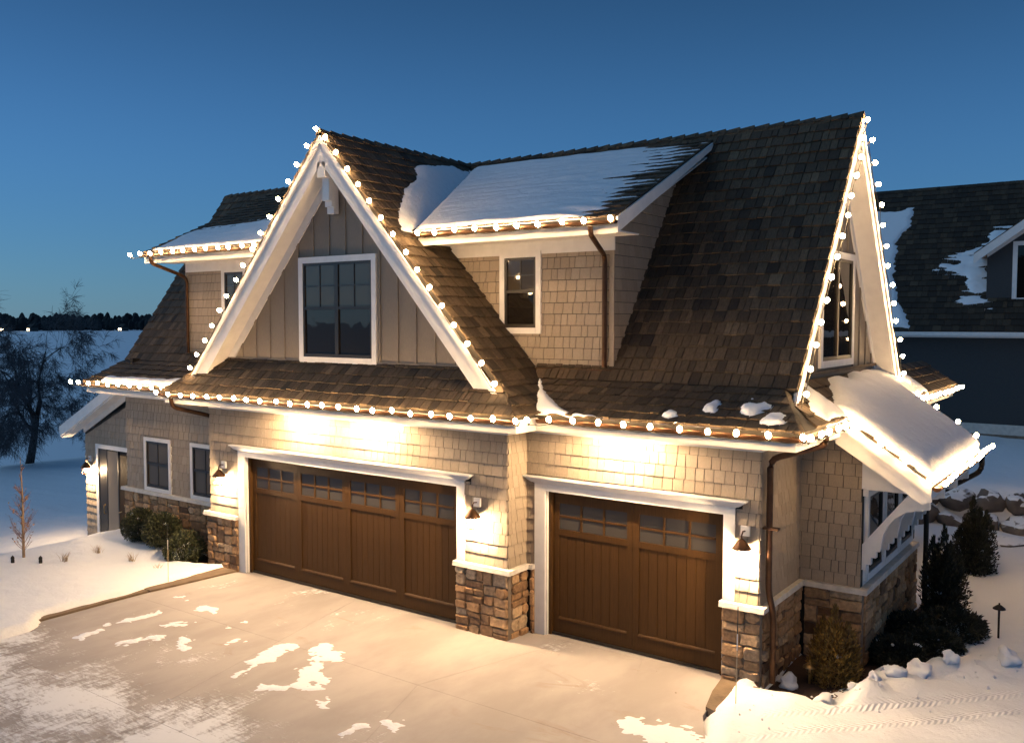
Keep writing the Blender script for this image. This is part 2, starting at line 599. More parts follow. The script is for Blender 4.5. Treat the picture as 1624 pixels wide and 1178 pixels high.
# ------------------------------------------------------------------ terrain
def sstep(a, b, x):
    t = np.clip((x - a) / (b - a), 0, 1)
    return t * t * (3 - 2 * t)
_rs = np.random.RandomState(5)
_G = _rs.rand(256, 256)
def vnoise(x, y):
    xi, yi = np.floor(x).astype(int), np.floor(y).astype(int)
    fx, fy = x - xi, y - yi
    fx, fy = fx * fx * (3 - 2 * fx), fy * fy * (3 - 2 * fy)
    g = lambda i, j: _G[i % 256, j % 256]
    return (g(xi, yi) * (1 - fx) + g(xi + 1, yi) * fx) * (1 - fy) + (g(xi, yi + 1) * (1 - fx) + g(xi + 1, yi + 1) * fx) * fy
def fbm(x, y, o=4):
    s, a, t = 0, .5, 0
    for i in range(o):
        s = s + a * vnoise(x * 2 ** i + 17 * i, y * 2 ** i + 31 * i); t += a; a *= .5
    return s / t
LAKE_Z = -3.0
BANK = [(10.6, -.75), (10.95, -.1), (11.35, .6), (11.9, 1.3), (12.4, 2.1), (12.95, 2.85), (13.6, 3.4), (15, 4.2), (20, 6)]     # ploughed ridge of snow
def bank_d(x, y):
    best = np.full(np.shape(x), 99.)
    for (ax, ay), (bx, by) in zip(BANK, BANK[1:]):
        ex, ey = bx - ax, by - ay
        t = np.clip(((x - ax) * ex + (y - ay) * ey) / (ex * ex + ey * ey), 0, 1)
        best = np.minimum(best, np.hypot(x - ax - t * ex, y - ay - t * ey))
    return best
def hgt(x, y):
    x = np.asarray(x, float); y = np.asarray(y, float)
    # land falls to the lake on the left and behind
    d = np.maximum(0, -7.2 - x)
    z = -.78 * sstep(-5.2, -7.0, x) - .048 * d
    z = z - .9 * sstep(-29, -37, x) - 4 * sstep(-34, -60, x)
    # the neighbour's terrace behind a boulder wall
    right = sstep(2, 7, x)
    z = z + right * (.92 * sstep(12.75, 13.35, y) + .02 * np.clip(y - 13.3, 0, 12)) - (1 - right) * sstep(9, 60, y) * 4
    z = z - sstep(60, 160, y) * 6
    n = (fbm(x * .6, y * .6) - .5) * .16 + (fbm(x * 2.6 + 9, y * 2.6) - .5) * .05
    z = z + n * (1 - .0 * x)
    snow = .09
    # driveway: no snow sheet on it
    wob = (fbm(x * 1.7 + 40, y * 1.7) - .5) * .22
    t = np.maximum(0, .4 - y)
    xr = 9.97 + .12 * t + .06 * t * t
    xl = -.42 + wob + .5 * sstep(-3.7, -4.3, y)
    din = np.minimum(x - xl, xr + wob * .6 - x)
    din = np.minimum(din, .6 - y)
    k = sstep(.02, .30, -din)
    flat = sstep(-1.4, -.1, din)               # level the ground next to the driveway
    z = z * (1 - flat) + (.02 + n * .3) * flat
    z = z + snow * k - .14 * (1 - k)
    # right foreground: packed, level snow
    rf = sstep(10.1, 10.8, x) * sstep(.0, .8, bank_d(x, y)) * (y < (x - 10.4) * 1.0)
    # ploughed ridge with lumps
    bd = bank_d(x, y)
    lump = fbm(x * 2.2 + 3, y * 2.2 + 8, 5)
    z = z + (.05 + .30 * np.clip(lump - .30, 0, 1) + .10 * (fbm(x * 7, y * 7, 3) - .5)) * sstep(.70, .10, bd) * (.25 + .75 * sstep(10.7, 11.7, x))
    # bare beds under the eaves
    bed = sstep(.0, .25, np.minimum(np.minimum(x - 10.35, 11.75 - x), np.minimum(y - .42, 2.3 - y) + .25))
    bed2 = sstep(.0, .3, np.minimum(np.minimum(x - 11.2, 12.3 + .2 * wob - x), np.minimum(y - 1.8, 6.6 - y)))
    bed3 = sstep(.0, .2, np.minimum(np.minimum(x + 2.15 + wob, -.75 - x), np.minimum(y + .28 - .35 * (x + 1), .7 - y)))
    z = z - .20 * np.maximum(np.maximum(bed, bed2), bed3)
    # under the house
    h = (x > -4.95) & (x < 10.3) & (y > .7) & (y < 7.2)
    z = np.where(h, np.minimum(z, -.3), z)
    # footprints near the left edge of the yard
    return z
def H(x, y): return float(hgt(np.array([x]), np.array([y]))[0])

def axis(lo, hi, step, far, n):
    core = list(np.arange(lo, hi + 1e-6, step))
    g = []
    s = step
    x = hi
    r = (far / step) ** (1 / n)
    a = [hi + step * (1.0 * (r ** i - 1) / (r - 1)) for i in range(1, n + 1)]
    sc_ = (far - hi) / (a[-1] - hi)
    right = [hi + (v - hi) * 1 for v in a]
    # geometric growth
    out_r, v, st = [], hi, step
    while v < far:
        st *= 1.16; v += st; out_r.append(v)
    out_l, v, st = [], lo, step
    while v > -far:
        st *= 1.16; v -= st; out_l.append(v)
    return np.array(out_l[::-1] + core + out_r)
gx = axis(-10, 18, .10, 1600, 60)
gy = axis(-9, 9, .10, 1600, 60)
XX, YY = np.meshgrid(gx, gy)
ZZ = hgt(XX, YY)
nx, ny = len(gx), len(gy)
Vg = np.column_stack([XX.ravel(), YY.ravel(), ZZ.ravel()])
idx = np.arange(nx * ny).reshape(ny, nx)
Fg = np.column_stack([idx[:-1, :-1].ravel(), idx[:-1, 1:].ravel(), idx[1:, 1:].ravel(), idx[1:, :-1].ravel()])
me = bpy.data.meshes.new('snow_ground')
me.vertices.add(len(Vg)); me.vertices.foreach_set('co', Vg.ravel())
me.loops.add(Fg.size); me.loops.foreach_set('vertex_index', Fg.ravel())
me.polygons.add(len(Fg)); me.polygons.foreach_set('loop_start', np.arange(len(Fg)) * 4)
me.update(calc_edges=True); me.shade_smooth()
me.materials.append(M['snow'])
ground = bpy.data.objects.new('snow_ground', me)
COL.objects.link(ground)
tag(ground, 'snow covered ground falling away to the lake', 'ground', kind='structure')

lake = MB().add([(-3000, -3000, LAKE_Z), (3000, -3000, LAKE_Z), (3000, 3000, LAKE_Z), (-3000, 3000, LAKE_Z)], [(0, 1, 2, 3)]).build('frozen_lake', 'snow')
tag(lake, 'flat snow covered frozen lake below the yard', 'lake', kind='structure')

# driveway of concrete slabs with saw-cut joints
drive = thing('driveway', 'stained concrete driveway with thin patches of snow', 'driveway')
tag(drive, kind='structure')
def slab(poly, nm='slab', m='concrete', z0=-.1, z1=0.0, parent=drive, shrink=.003):
    cx = sum(p[0] for p in poly) / len(poly); cyy = sum(p[1] for p in poly) / len(poly)
    P = []
    for x, y in poly:
        d = Vector((cx - x, cyy - y)); L = d.length
        P.append((x + d.x / L * shrink, y + d.y / L * shrink, z0))
    return MB().prism(P, (0, 0, z1 - z0)).build(nm, m, parent)
slab([(-.42, .30), (3.0, .30), (3.6, -2.2), (-.42, -2.2)])
slab([(3.0, .30), (6.45, .30), (7.35, .48), (6.55, -2.2), (3.6, -2.2)])
slab([(7.35, .48), (8.66, .48), (9.56, -1.82), (9.7, -2.2), (6.55, -2.2)])
slab([(6.45, .30), (6.45, .75), (8.66, .75), (8.66, .48), (7.35, .48)])
slab([(8.66, .75), (10.02, .75), (10.2, -.8), (10.9, -2.2), (9.7, -2.2), (8.66, .48)])
slab([(-.42, -2.2), (3.6, -2.2), (4.3, -5.0), (-.42, -5.0)])
slab([(3.6, -2.2), (6.55, -2.2), (7.6, -5.0), (4.3, -5.0)])
slab([(6.55, -2.2), (10.9, -2.2), (12.5, -5.0), (7.6, -5.0)])
slab([(-.42, -5.0), (4.3, -5.0), (5.2, -9), (-.42, -9)])
slab([(4.3, -5.0), (12.5, -5.0), (14, -9), (5.2, -9)])
kerb = MB()
kerb.prism([(-1.18, -.12, -.1), (-.22, -.10, -.1), (-.40, -1.9, -.1), (-.78, -1.9, -.1), (-.95, -.9, -.1)], (0, 0, .135))
kerb.build('border_slab', 'slab', drive)
MB().prism([(-.44, -1.92, -.1), (-.44, -4.3, -.1), (-.66, -4.3, -.1), (-.66, -1.92, -.1)], (0, 0, .13)).build('border_slab', 'slab', drive)
MB().prism([(9.96, .38, -.1), (10.52, .38, -.1), (10.62, -.3, -.1), (10.46, -.75, -.1), (10.16, -.62, -.1), (10.03, -.1, -.1)], (0, 0, .15)).build('border_slab', 'slab', drive)

# ------------------------------------------------------------------ THE HOUSE
house = thing('carriage_house', 'shingled carriage house with two brown garage doors and steep cedar roofs outlined in lights', 'house')
W1, H1 = 5.49, 2.36            # wide garage opening
A2, B2, Y2 = 6.893, 9.92, .525  # single garage opening, its wall plane
XL, XR1, XR2, XB = -1.14, 6.51, 10.43, 11.35
YLW, YBAY = .55, 2.23
GX = 2.70
CAPZ = 1.06
FZ = 3.44                       # soffit level

def wall(*boxes):
    b = MB()
    for q in boxes: b.box(*q)
    return b.build('wall', 'felt', house, base=True)

# --- walls (solid backing) and their shingles
w1 = wall((XL, 0, 0, .12, -.1, 3.6), (W1, XR1, 0, .12, -.1, 3.6), (0, W1, 0, .12, H1, 3.6), (XR1 - .12, XR1, .12, Y2 + .1, -.1, 3.6), (XL, XL + .12, .12, YLW + .1, -.1, 3.6))
wall_shingles(w1, (0, 0, 1.13), (1, 0, 0), [[(XL, 0, 1.12), (XR1, 0, 1.12), (XR1, 0, 3.44), (XL, 0, 3.44)]],
              holes=[(-.19, W1 + .15, -3, H1 - 1.13 + .12), (-.3, W1 + .3, H1 - 1.13 + .1, H1 - 1.13 + .2)], seed=1)
wall_shingles(w1, (XR1, 0, 1.13), (0, 1, 0), [[(XR1, 0, 1.12), (XR1, Y2, 1.12), (XR1, Y2, 3.44), (XR1, 0, 3.44)]], seed=2)
w2 = wall((XR1, A2, Y2, Y2 + .12, -.1, 3.6), (B2, XR2, Y2, Y2 + .12, -.1, 3.6), (A2, B2, Y2, Y2 + .12, H1, 3.6))
wall_shingles(w2, (0, Y2, 1.13), (1, 0, 0), [[(XR1, Y2, 1.12), (XR2, Y2, 1.12), (XR2, Y2, 3.44), (XR1, Y2, 3.44)]],
              holes=[(A2 - .19, B2 + .15, -3, H1 - 1.13 + .12), (A2 - .27, B2 + .27, H1 - 1.13 + .1, H1 - 1.13 + .2)], seed=3)
w3 = wall((XR2 - .12, XR2, Y2 + .12, 10.5, -.2, 4.0))
wall_shingles(w3, (XR2, 0, 1.13), (0, 1, 0), [[(XR2, Y2, 1.12), (XR2, YBAY, 1.12), (XR2, YBAY, 3.44), (XR2, Y2, 3.44)]], seed=4)
w4 = wall((XR2, XB, YBAY, YBAY + .12, -.2, 3.25))
wall_shingles(w4, (0, YBAY, 1.13), (1, 0, 0), [[(XR2, YBAY, 1.12), (XB, YBAY, 1.12), (XB, YBAY, 3.4), (XR2, YBAY, 3.44)]], seed=5)
w5 = wall((-5.14, XL, YLW, YLW + .12, -1.2, 3.6))
wall_shingles(w5, (0, YLW, 1.13), (1, 0, 0), [[(-5.14, YLW, 1.12), (XL, YLW, 1.12), (XL, YLW, 3.44), (-5.14, YLW, 3.44)]],
              holes=[(-4.37, -3.34, 1.10 - 1.13, 2.38 - 1.13), (-2.58, -1.55, 0, 2.38 - 1.13)], seed=6)
w6 = wall((-5.14, -5.02, YLW + .12, 7.2, -1.2, 4.2))
# mudroom wall on the left with the entry door
DW = 1.30
w7 = MB().prism([(-8.36, DW, -1.2), (-5.1, DW, -1.2), (-5.1, DW, 3.5), (-8.36, DW, 2.12)], (0, .12, 0)).build('wall', 'felt', house, base=True)
MB().box(-8.36, -8.24, DW + .12, 6.2, -1.3, 2.1).build('wall', 'felt', house, base=True)
wall_shingles(w7, (0, DW, 1.13), (1, 0, 0), [[(-8.36, DW, -1.2), (-5.1, DW, -1.2), (-5.1, DW, 3.45), (-8.36, DW, 2.05)]], holes=[(-7.78, -6.0, -3, .72)], seed=7)
# rear wall closes the building
wall((-5.02, XR2 - .12, 7.08, 7.2, -1.2, 3.7))
wall((5.0, XR2 - .12, 10.38, 10.5, -1.2, 4.0), (5.0, 5.12, 7.2, 10.38, -1.2, 4.0))
MB().prism([(4.8, 7.0, 4.3), (10.45, 7.0, 4.3), (10.45, 10.75, 3.9), (4.8, 10.75, 3.9)], (0, 0, .07)).build('rear_wing_roof', 'shake', house)
# bay side wall under the lean-to roof: white panelling
bayw = MB().box(XB - .1, XB, YBAY + .12, 5.72, -.2, 2.9).build('bay_wall', 'white', house, base=True)
MB().prism([(XB - .0, YBAY - .03, 2.62), (XB, YBAY - .03, 3.46), (12.18, YBAY - .03, 2.80), (12.18, YBAY - .03, 2.62)], (0, .06, 0)).build('rake_panel', 'white', house)

# --- stone base, cap by cap
def stone_base(x0, y0, x1, y1, z0, seed, cap=True, ext0=0., ext1=0., nrm=None):
    """a run of stone veneer from (x0,y0) to (x1,y1); outward is to the right of the run's direction turned"""
    d = Vector((x1 - x0, y1 - y0, 0)); L = d.length; d.normalize()
    n = d.cross(Vector((0, 0, 1)))
    b = MB().prism([(x0, y0, z0), (x1, y1, z0), (x1 - n.x * .07, y1 - n.y * .07, z0), (x0 - n.x * .07, y0 - n.y * .07, z0)], (0, 0, CAPZ - z0))
    o = b.build('stone_base', 'mortar', house, base=True)
    stone_field(o, (x0, y0, 0), d, (0, L, z0, CAPZ), seed)
    a = Vector((x0, y0, CAPZ + .001)) - d * ext0; e = Vector((x1, y1, CAPZ + .001)) + d * ext1
    P = [a + n * .075, e + n * .075, e - n * .10, a - n * .10]
    T = [p + Vector((0, 0, .075)) for p in P]
    T[0] -= n * .012; T[1] -= n * .012
    MB().loft([tuple(p) for p in reversed(P)][::-1], [tuple(p) for p in T]).build('stone_cap', 'cap', o)
    return o
SP = .045   # stone plane in front of the siding plane
stone_base(XL - SP, YLW - SP, XL - SP, 0 - SP, -.1, 11, ext1=.06) if False else None
stone_base(XL - SP, -SP, -.20, -SP, -.12, 12, ext0=.075)
stone_base(XL - SP, YLW - SP - .002, XL - SP, -SP + .07, -.12, 13)
stone_base(-5.19, YLW - SP, XL - SP - .07, YLW - SP, -.45, 14, ext0=.075)
stone_base(-5.19, 3.0, -5.19, YLW - SP + .07, -.9, 15)
stone_base(W1 + .002, -SP, XR1 + SP, -SP, -.05, 16, ext0=.03, ext1=.075)
stone_base(XR1 + SP, -SP + .07, XR1 + SP, Y2 - SP - .002, -.05, 17)
stone_base(XR1 + SP + .075, Y2 - SP, A2 - .195, Y2 - SP, -.05, 18)
stone_base(B2 + .002, Y2 - SP, XR2 + SP, Y2 - SP, -.14, 19, ext0=.03, ext1=.075)
stone_base(XR2 + SP, Y2 - SP + .07, XR2 + SP, YBAY - SP - .002, -.2, 20)
stone_base(XR2 + SP + .07, YBAY - SP, XB + SP, YBAY - SP, -.2, 21, ext1=.075)
stone_base(XB + SP, YBAY - SP + .07, XB + SP, 5.75, -.2, 22)

# --- garage doors
def garage_door(x0, x1, y, n):
    d = bpy.data.objects.new('garage_door', None); COL.objects.link(d); d.parent = house
    zt = H1 + .02
    MB().box(x0 - .02, x1 + .02, y + .03, y + .07, 0.005, zt).build('backing', 'door', d, base=True)
    MB().box(x0, x0 + .07, y - .06, y + .03, .005, H1 - .001).build('stop', 'door', d)
    MB().box(x1 - .07, x1, y - .06, y + .03, .005, H1 - .001).build('stop', 'door', d)
    MB().box(x0 + .071, x1 - .071, y - .035, y + .03, .012, .045).build('weather_seal', 'sash', d)
    a0, a1 = x0 + .072, x1 - .072
    w = (a1 - a0) / n
    zb, zw0, zw1, ztop = .30, 1.74, 2.16, H1 - .02
    for i in range(n):
        u0, u1 = a0 + i * w + .002, a0 + (i + 1) * w - .002
        st = .10
        MB().box(u0, u0 + st, y, y + .03, .05, ztop).build('stile', 'door', d)
        MB().box(u1 - st, u1, y, y + .03, .05, ztop).build('stile', 'door', d)
        MB().box(u0 + st, u1 - st, y + .001, y + .03, .05, zb).build('bottom_rail', 'door', d)
        MB().prism([(u0 + st, y - .012, zb - .028), (u0 + st, y + .02, zb - .028), (u0 + st, y + .02, zb + .012), (u0 + st, y - .004, zb - .006)], (w - .004 - 2 * st, 0, 0)).build('ledge', 'door', d)
        MB().box(u0 + st, u1 - st, y + .001, y + .03, zw0 - .10, zw0).build('mid_rail', 'door', d)
        MB().box(u0 + st, u1 - st, y + .001, y + .03, zw1, ztop).build('top_rail', 'door', d)
        nb = 8
        bw = (u1 - u0 - 2 * st) / nb
        for k in range(nb):
            c0 = u0 + st + k * bw
            MB().loft([(c0 + .001, y + .029, zb), (c0 + bw - .001, y + .029, zb), (c0 + bw - .005, y + .020, zb), (c0 + .005, y + .020, zb)],
                      [(c0 + .001, y + .029, zw0 - .10), (c0 + bw - .001, y + .029, zw0 - .10), (c0 + bw - .005, y + .020, zw0 - .10), (c0 + .005, y + .020, zw0 - .10)], rnd(0, 1)).build('board', 'door', d)
        win = MB().box(u0 + st, u1 - st, y + .022, y + .0295, zw0, zw1).build('window', 'door_pane', d)
        pw = (u1 - u0 - 2 * st) / 3
        for k in (1, 2):
            c = u0 + st + k * pw
            MB().box(c - .016, c + .016, y + .002, y + .0215, zw0, zw1).build('muntin', 'door', win)
        zc = (zw0 + zw1) / 2
        for k in range(3):
            MB().box(u0 + st + k * pw + .017, u0 + st + (k + 1) * pw - .017, y + .003, y + .0215, zc - .014, zc + .014).build('muntin', 'door', win)
    return d
garage_door(0, W1, .115, 4)
garage_door(A2, B2, Y2 + .115, 2)
# jamb linings between trim and door
for a, b, yy in ((0, W1, 0), (A2, B2, Y2)):
    box('jamb', 'white', house, a - .001, a + .02, yy + .0, yy + .05, .005, H1 - .0015)
    box('jamb', 'white', house, b - .02, b + .001, yy + .0, yy + .05, .005, H1 - .0015)

def door_trim(x0, x1, y):
    t = MB()
    t.box(x0 - .20, x0, y - .035, y + .001, .004, H1)
    o = t.build('door_trim', 'white', house)
    MB().box(x1, x1 + .165, y - .035, y + .001, CAPZ + .077, H1).build('side_trim', 'white', o)
    MB().box(x0 - .20, x1 + .165, y - .037, y + .001, H1 + .001, H1 + .115).build('head_trim', 'white', o)
    prof = [(.0, .0), (.03, .02), (.055, .055), (.07, .085), (.085, .09), (.085, .115)]
    for i in range(len(prof) - 1):
        (p0, h0), (p1, h1) = prof[i], prof[i + 1]
        z0 = H1 + .1155
        k = 2.1
        def rect(p, h): return [(x0 - .20 - p * k, y + .001, z0 + h), (x0 - .20 - p * k, y - .037 - p, z0 + h), (x1 + .165 + p * k, y - .037 - p, z0 + h), (x1 + .165 + p * k, y + .001, z0 + h)]
        if i == 0: cr = MB()
        cr.loft(rect(p0, h0), rect(p1, h1 + 1e-4))
    cr.build('crown', 'white', o)
    return o
door_trim(0, W1, 0)
door_trim(A2, B2, Y2)

# --- windows
def window(O, du, w, h, cols=2, units=1, casing=.09, split=True, upper=(2, 2), lower=(1, 1), glassm='glass'):
    """double-hung window on an upright plane: casing, sashes, muntins, panes; O is the lower left outer corner of the casing"""
    O, du = Vector(O), Vector(du).normalized()
    nr = du.cross(Vector((0, 0, 1)))
    root = bpy.data.objects.new('window', None); COL.objects.link(root); root.parent = house
    def bx(nm, m, u0, u1, v0, v1, d0, d1, par=root):
        P = [O + du * u + Vector((0, 0, v0)) + nr * d for u, d in ((u0, d0), (u1, d0), (u1, d1), (u0, d1))]
        return MB().prism(P, (0, 0, v1 - v0)).build(nm, m, par)
    bx('casing', 'white', 0, casing, 0, h, -.005, .045)
    bx('casing', 'white', w - casing, w, 0, h, -.005, .045)
    bx('casing', 'white', casing, w - casing, h - casing, h, -.005, .044)
    bx('sill', 'white', casing, w - casing, 0, casing, -.005, .05)
    iw = (w - 2 * casing) / units
    for k in range(units):
        a0, a1 = casing + k * iw, casing + (k + 1) * iw
        b0, b1 = casing, h - casing
        s = .045
        fr = bx('sash', 'sash', a0, a0 + s, b0, b1, -.005, .034)
        bx('sash', 'sash', a1 - s, a1, b0, b1, -.005, .034)
        bx('sash', 'sash', a0 + s, a1 - s, b0, b0 + s * 1.3, -.005, .033)
        bx('sash', 'sash', a0 + s, a1 - s, b1 - s, b1, -.005, .033)
        g0, g1 = a0 + s, a1 - s
        parts = []
        if split:
            mid = b0 + (b1 - b0) * .52
            bx('meeting_rail', 'sash', g0, g1, mid - .025, mid + .025, -.005, .032)
            parts = [(b0 + s * 1.3, mid - .025, lower, .006), (mid + .025, b1 - s, upper, .0121)]
        else:
            parts = [(b0 + s * 1.3, b1 - s, upper, .008)]
        for (c0, c1, (nc, nrw), dep) in parts:
            for i in range(nc):
                for j in range(nrw):
                    e0, e1 = g0 + (g1 - g0) * i / nc, g0 + (g1 - g0) * (i + 1) / nc
                    f0, f1 = c0 + (c1 - c0) * j / nrw, c0 + (c1 - c0) * (j + 1) / nrw
                    bx('pane', 'blind_glass' if (dep == .0121 and glassm == 'glass') else glassm, e0 + .004, e1 - .004, f0 + .004, f1 - .004, -.002, dep)
            for i in range(1, nc):
                e = g0 + (g1 - g0) * i / nc
                bx('muntin', 'sash', e - .011, e + .011, c0, c1, -.003, dep + .013)
            for j in range(1, nrw):
                f = c0 + (c1 - c0) * j / nrw
                bx('muntin', 'sash', g0, g1, f - .0105, f + .0105, -.003, dep + .012)
    return root
window((1.70, -.002, 4.31), (1, 0, 0), 2.0, 1.95, units=2, casing=.11)
DY = 1.0       # dormer wall plane
window((5.646, DY - .002, 4.87), (1, 0, 0), .845, 1.375, casing=.10)
window((-1.97, DY - .002, 4.87), (1, 0, 0), .845, 1.375, casing=.10)
window((-4.38, YLW - .002, 1.14), (1, 0, 0), 1.05, 1.245, casing=.085, upper=(2, 1), lower=(2, 1), glassm='warm_glass')
window((-2.59, YLW - .002, 1.14), (1, 0, 0), 1.05, 1.245, casing=.085, upper=(2, 1), lower=(2, 1), glassm='warm_glass')
GWX = 10.45
window((GWX, 2.95, 4.33), (0, 1, 0), 1.9, 1.9, units=2, casing=.11, split=False, upper=(1, 1))
for k in range(3):
    y0 = 2.42 + k * 1.06
    window((XB, y0, 1.20), (0, 1, 0), 1.02, 1.36, units=1, casing=.10, split=False, upper=(1, 1))

# --- entry door in the mudroom wall
ed = bpy.data.objects.new('entry_door', None); COL.objects.link(ed); ed.parent = house
box('casing', 'white', ed, -7.80, -7.69, DW - .05, DW + .0, -1.0, 1.87)
box('casing', 'white', ed, -7.689, -5.9, DW - .05, DW + .0, 1.76, 1.87)
box('side_panel', 'sash', ed, -7.688, -7.30, DW - .03, DW + .0, -1.0, 1.759)
box('glass_panel', 'pale_glass', ed, -7.299, -6.80, DW - .022, DW + .0, -.98, 1.72)
box('stile', 'sash', ed, -6.799, -6.75, DW - .035, DW + .0, -1.0, 1.759)
box('leaf', 'door', ed, -6.749, -6.0, DW - .028, DW + .0, -1.0, 1.66)
MB().tube([(-7.40, DW - .03, .05), (-7.40, DW - .08, .08), (-7.40, DW - .08, .28), (-7.40, DW - .03, .31)], .012, 6).build('handle', 'brass', ed)
MB().tube([(-6.70, DW - .03, .18), (-6.70, DW - .08, .18), (-6.56, DW - .085, .22)], .012, 6).build('handle', 'brass', ed)

# --- frieze, soffit, fascia, gutter
def fascia_run(x0, x1, yf, yw, frieze=True):
    box('fascia', 'white', house, x0, x1, yf - .02, yf + .02, FZ - .03, FZ + .17)
    box('soffit', 'white', house, x0, x1, yf + .021, yw + .0, FZ, FZ + .02)
    if frieze:
        pass
fascia_run(-1.74, 7.13, -.62, 0)
fascia_run(7.132, 11.12, -.095, Y2)
fascia_run(-5.72, -1.742, -.07, YLW)
box('frieze_board', 'white', house, XL, XR1, -.03, -.0005, 3.285, FZ - .001)
box('frieze_board', 'white', house, XR1 + .0005, XR1 + .03, -.03, Y2 - .031, 3.285, FZ - .001)
box('frieze_board', 'white', house, XR1 + .031, XR2, Y2 - .03, Y2 - .0005, 3.285, FZ - .001)
box('frieze_board', 'white', house, XR2 + .0005, XR2 + .03, Y2 - .03, YBAY - .031, 3.285, FZ - .001)
box('frieze_board', 'white', house, -5.14, XL - .001, YLW - .03, YLW - .0005, 3.285, FZ - .001)
box('frieze_board', 'white', house, XR2 + .031, XB + .02, YBAY - .03, YBAY - .0005, 3.30, FZ - .001)
box('fascia', 'white', house, 7.092, 7.131, -.599, -.116, FZ - .03, FZ + .169)
box('fascia', 'white', house, -1.741, -1.702, -.599, -.091, FZ - .03, FZ + .169)
box('fascia', 'white', house, 11.082, 11.121, -.074, 1.88, FZ - .03, FZ + .169)
box('fascia', 'white', house, 11.082, 11.121, 6.02, 10.65, FZ - .03, FZ + .169)
box('soffit', 'white', house, XR2 + .001, 11.081, Y2 + .001, 10.65, FZ + .021, FZ + .04)
box('soffit', 'white', house, XR1 + .001, 7.091, -.59, Y2 - .62, FZ + .001, FZ + .019) if False else None

def gutter(p0, p1, out, r=.065):
    """half-round gutter from p0 to p1, 'out' is the horizontal direction away from the wall"""
    p0, p1, out = Vector(p0), Vector(p1), Vector(out)
    b = MB()
    n = 8
    V, F = [], []
    for p in (p0, p1):
        for rr in (r, r * .86):
            for i in range(n + 1):
                t = math.pi * i / n
                V.append(p + out * (-math.cos(t) * rr) + Vector((0, 0, -math.sin(t) * rr)))
    m_ = n + 1
    for i in range(n):
        F.append((i, i + 1, 2 * m_ + i + 1, 2 * m_ + i))
        F.append((m_ + i + 1, m_ + i, 3 * m_ + i, 3 * m_ + i + 1))
    for a in (0, n):
        F.append((a, m_ + a, 3 * m_ + a, 2 * m_ + a))
    F.append(tuple(range(m_)) ); F.append(tuple(2 * m_ + i for i in range(m_)))
    b.add(V, F)
    L = (p1 - p0).length
    g = b.build('gutter', 'copper', house)
    k = max(2, int(L / 1.2))
    for i in range(k + 1):
        c = p0.lerp(p1, (i + .08) / (k + .16))
        d = (p1 - p0).normalized() * .012
        MB().prism([c - d - out * .07 + Vector((0, 0, .012)), c + d - out * .07 + Vector((0, 0, .012)), c + d + out * .07 + Vector((0, 0, .012)), c - d + out * .07 + Vector((0, 0, .012))], (0, 0, .006)).build('strap', 'copper', g)
    return g
GZ = 3.60
gutter((-1.78, -.712, GZ), (7.20, -.712, GZ), (0, -1, 0))
gutter((7.21, -.187, GZ), (11.20, -.187, GZ), (0, -1, 0))
gutter((-5.78, -.162, GZ), (-1.84, -.162, GZ), (0, -1, 0))
gutter((11.19, -.115, GZ), (11.19, 1.85, GZ), (1, 0, 0))
gutter((11.19, 6.05, GZ), (11.19, 10.7, GZ), (1, 0, 0))

# --- roofs
def roofpart(nm):
    o = bpy.data.objects.new(nm, None); COL.objects.link(o); o.parent = house
    return o
EY, EZ = -.15, 3.66
KY, KZ = .85, 4.13
RY, RZ = 3.86, 8.42
ms = (RZ - KZ) / (RY - KY)
def zm(y): return KZ + (y - KY) * ms
def P_(x, y): return (x, y, zm(y))
main = roofpart('main_roof')
sk = (0, KY - EY, KZ - EZ); st_ = (0, RY - KY, RZ - KZ)
DXR, DXL = 7.84, -3.29          # dormer cheek walls
RXR, RXL = 10.82, -5.62
# flared skirt
roof_plane(main, (0, EY, EZ), (1, 0, 0), sk, [[(7.16, EY, EZ), (11.18, EY, EZ), (10.62, KY, KZ), (6.5, KY, KZ)]], seed=1)
roof_plane(main, (0, EY, EZ), (1, 0, 0), sk, [[(-5.78, EY, EZ), (-1.76, EY, EZ), (-1.1, KY, KZ), (RXL, KY, KZ)]], seed=2)
# steep part, right and left of the dormers, and the strips under and over them
roof_plane(main, (0, KY, KZ), (1, 0, 0), st_, [[P_(DXR, KY), P_(RXR, KY), P_(RXR, RY), P_(DXR, RY)], [P_(6.4, KY), P_(DXR, KY), P_(DXR, DY + .02), P_(6.4, DY + .02)], [P_(GX, 3.70), P_(DXR, 3.70), P_(DXR, RY), P_(GX, RY)]], seed=3)
roof_plane(main, (0, KY, KZ), (1, 0, 0), st_, [[P_(RXL, KY), P_(DXL, KY), P_(DXL, RY), P_(RXL, RY)], [P_(DXL, KY), P_(-1.1, KY), P_(-1.1, DY + .02), P_(DXL, DY + .02)], [P_(DXL, 3.70), P_(GX, 3.70), P_(GX, RY), P_(DXL, RY)]], seed=4)
# rear slope
MB().prism([(RXL, RY, RZ), (RXR, RY, RZ), (RXR, 2 * RY - KY, KZ), (RXL, 2 * RY - KY, KZ)], Vector((0, .8, .55)) * -.07).build('rear_slope', 'shake', main, base=True)
MB().prism([(-5.78, 2 * RY - EY, EZ), (11.18, 2 * RY - EY, EZ), (10.62, 2 * RY - KY, KZ), (RXL, 2 * RY - KY, KZ)], (0, -.03, -.06)).build('rear_skirt', 'shake', main)

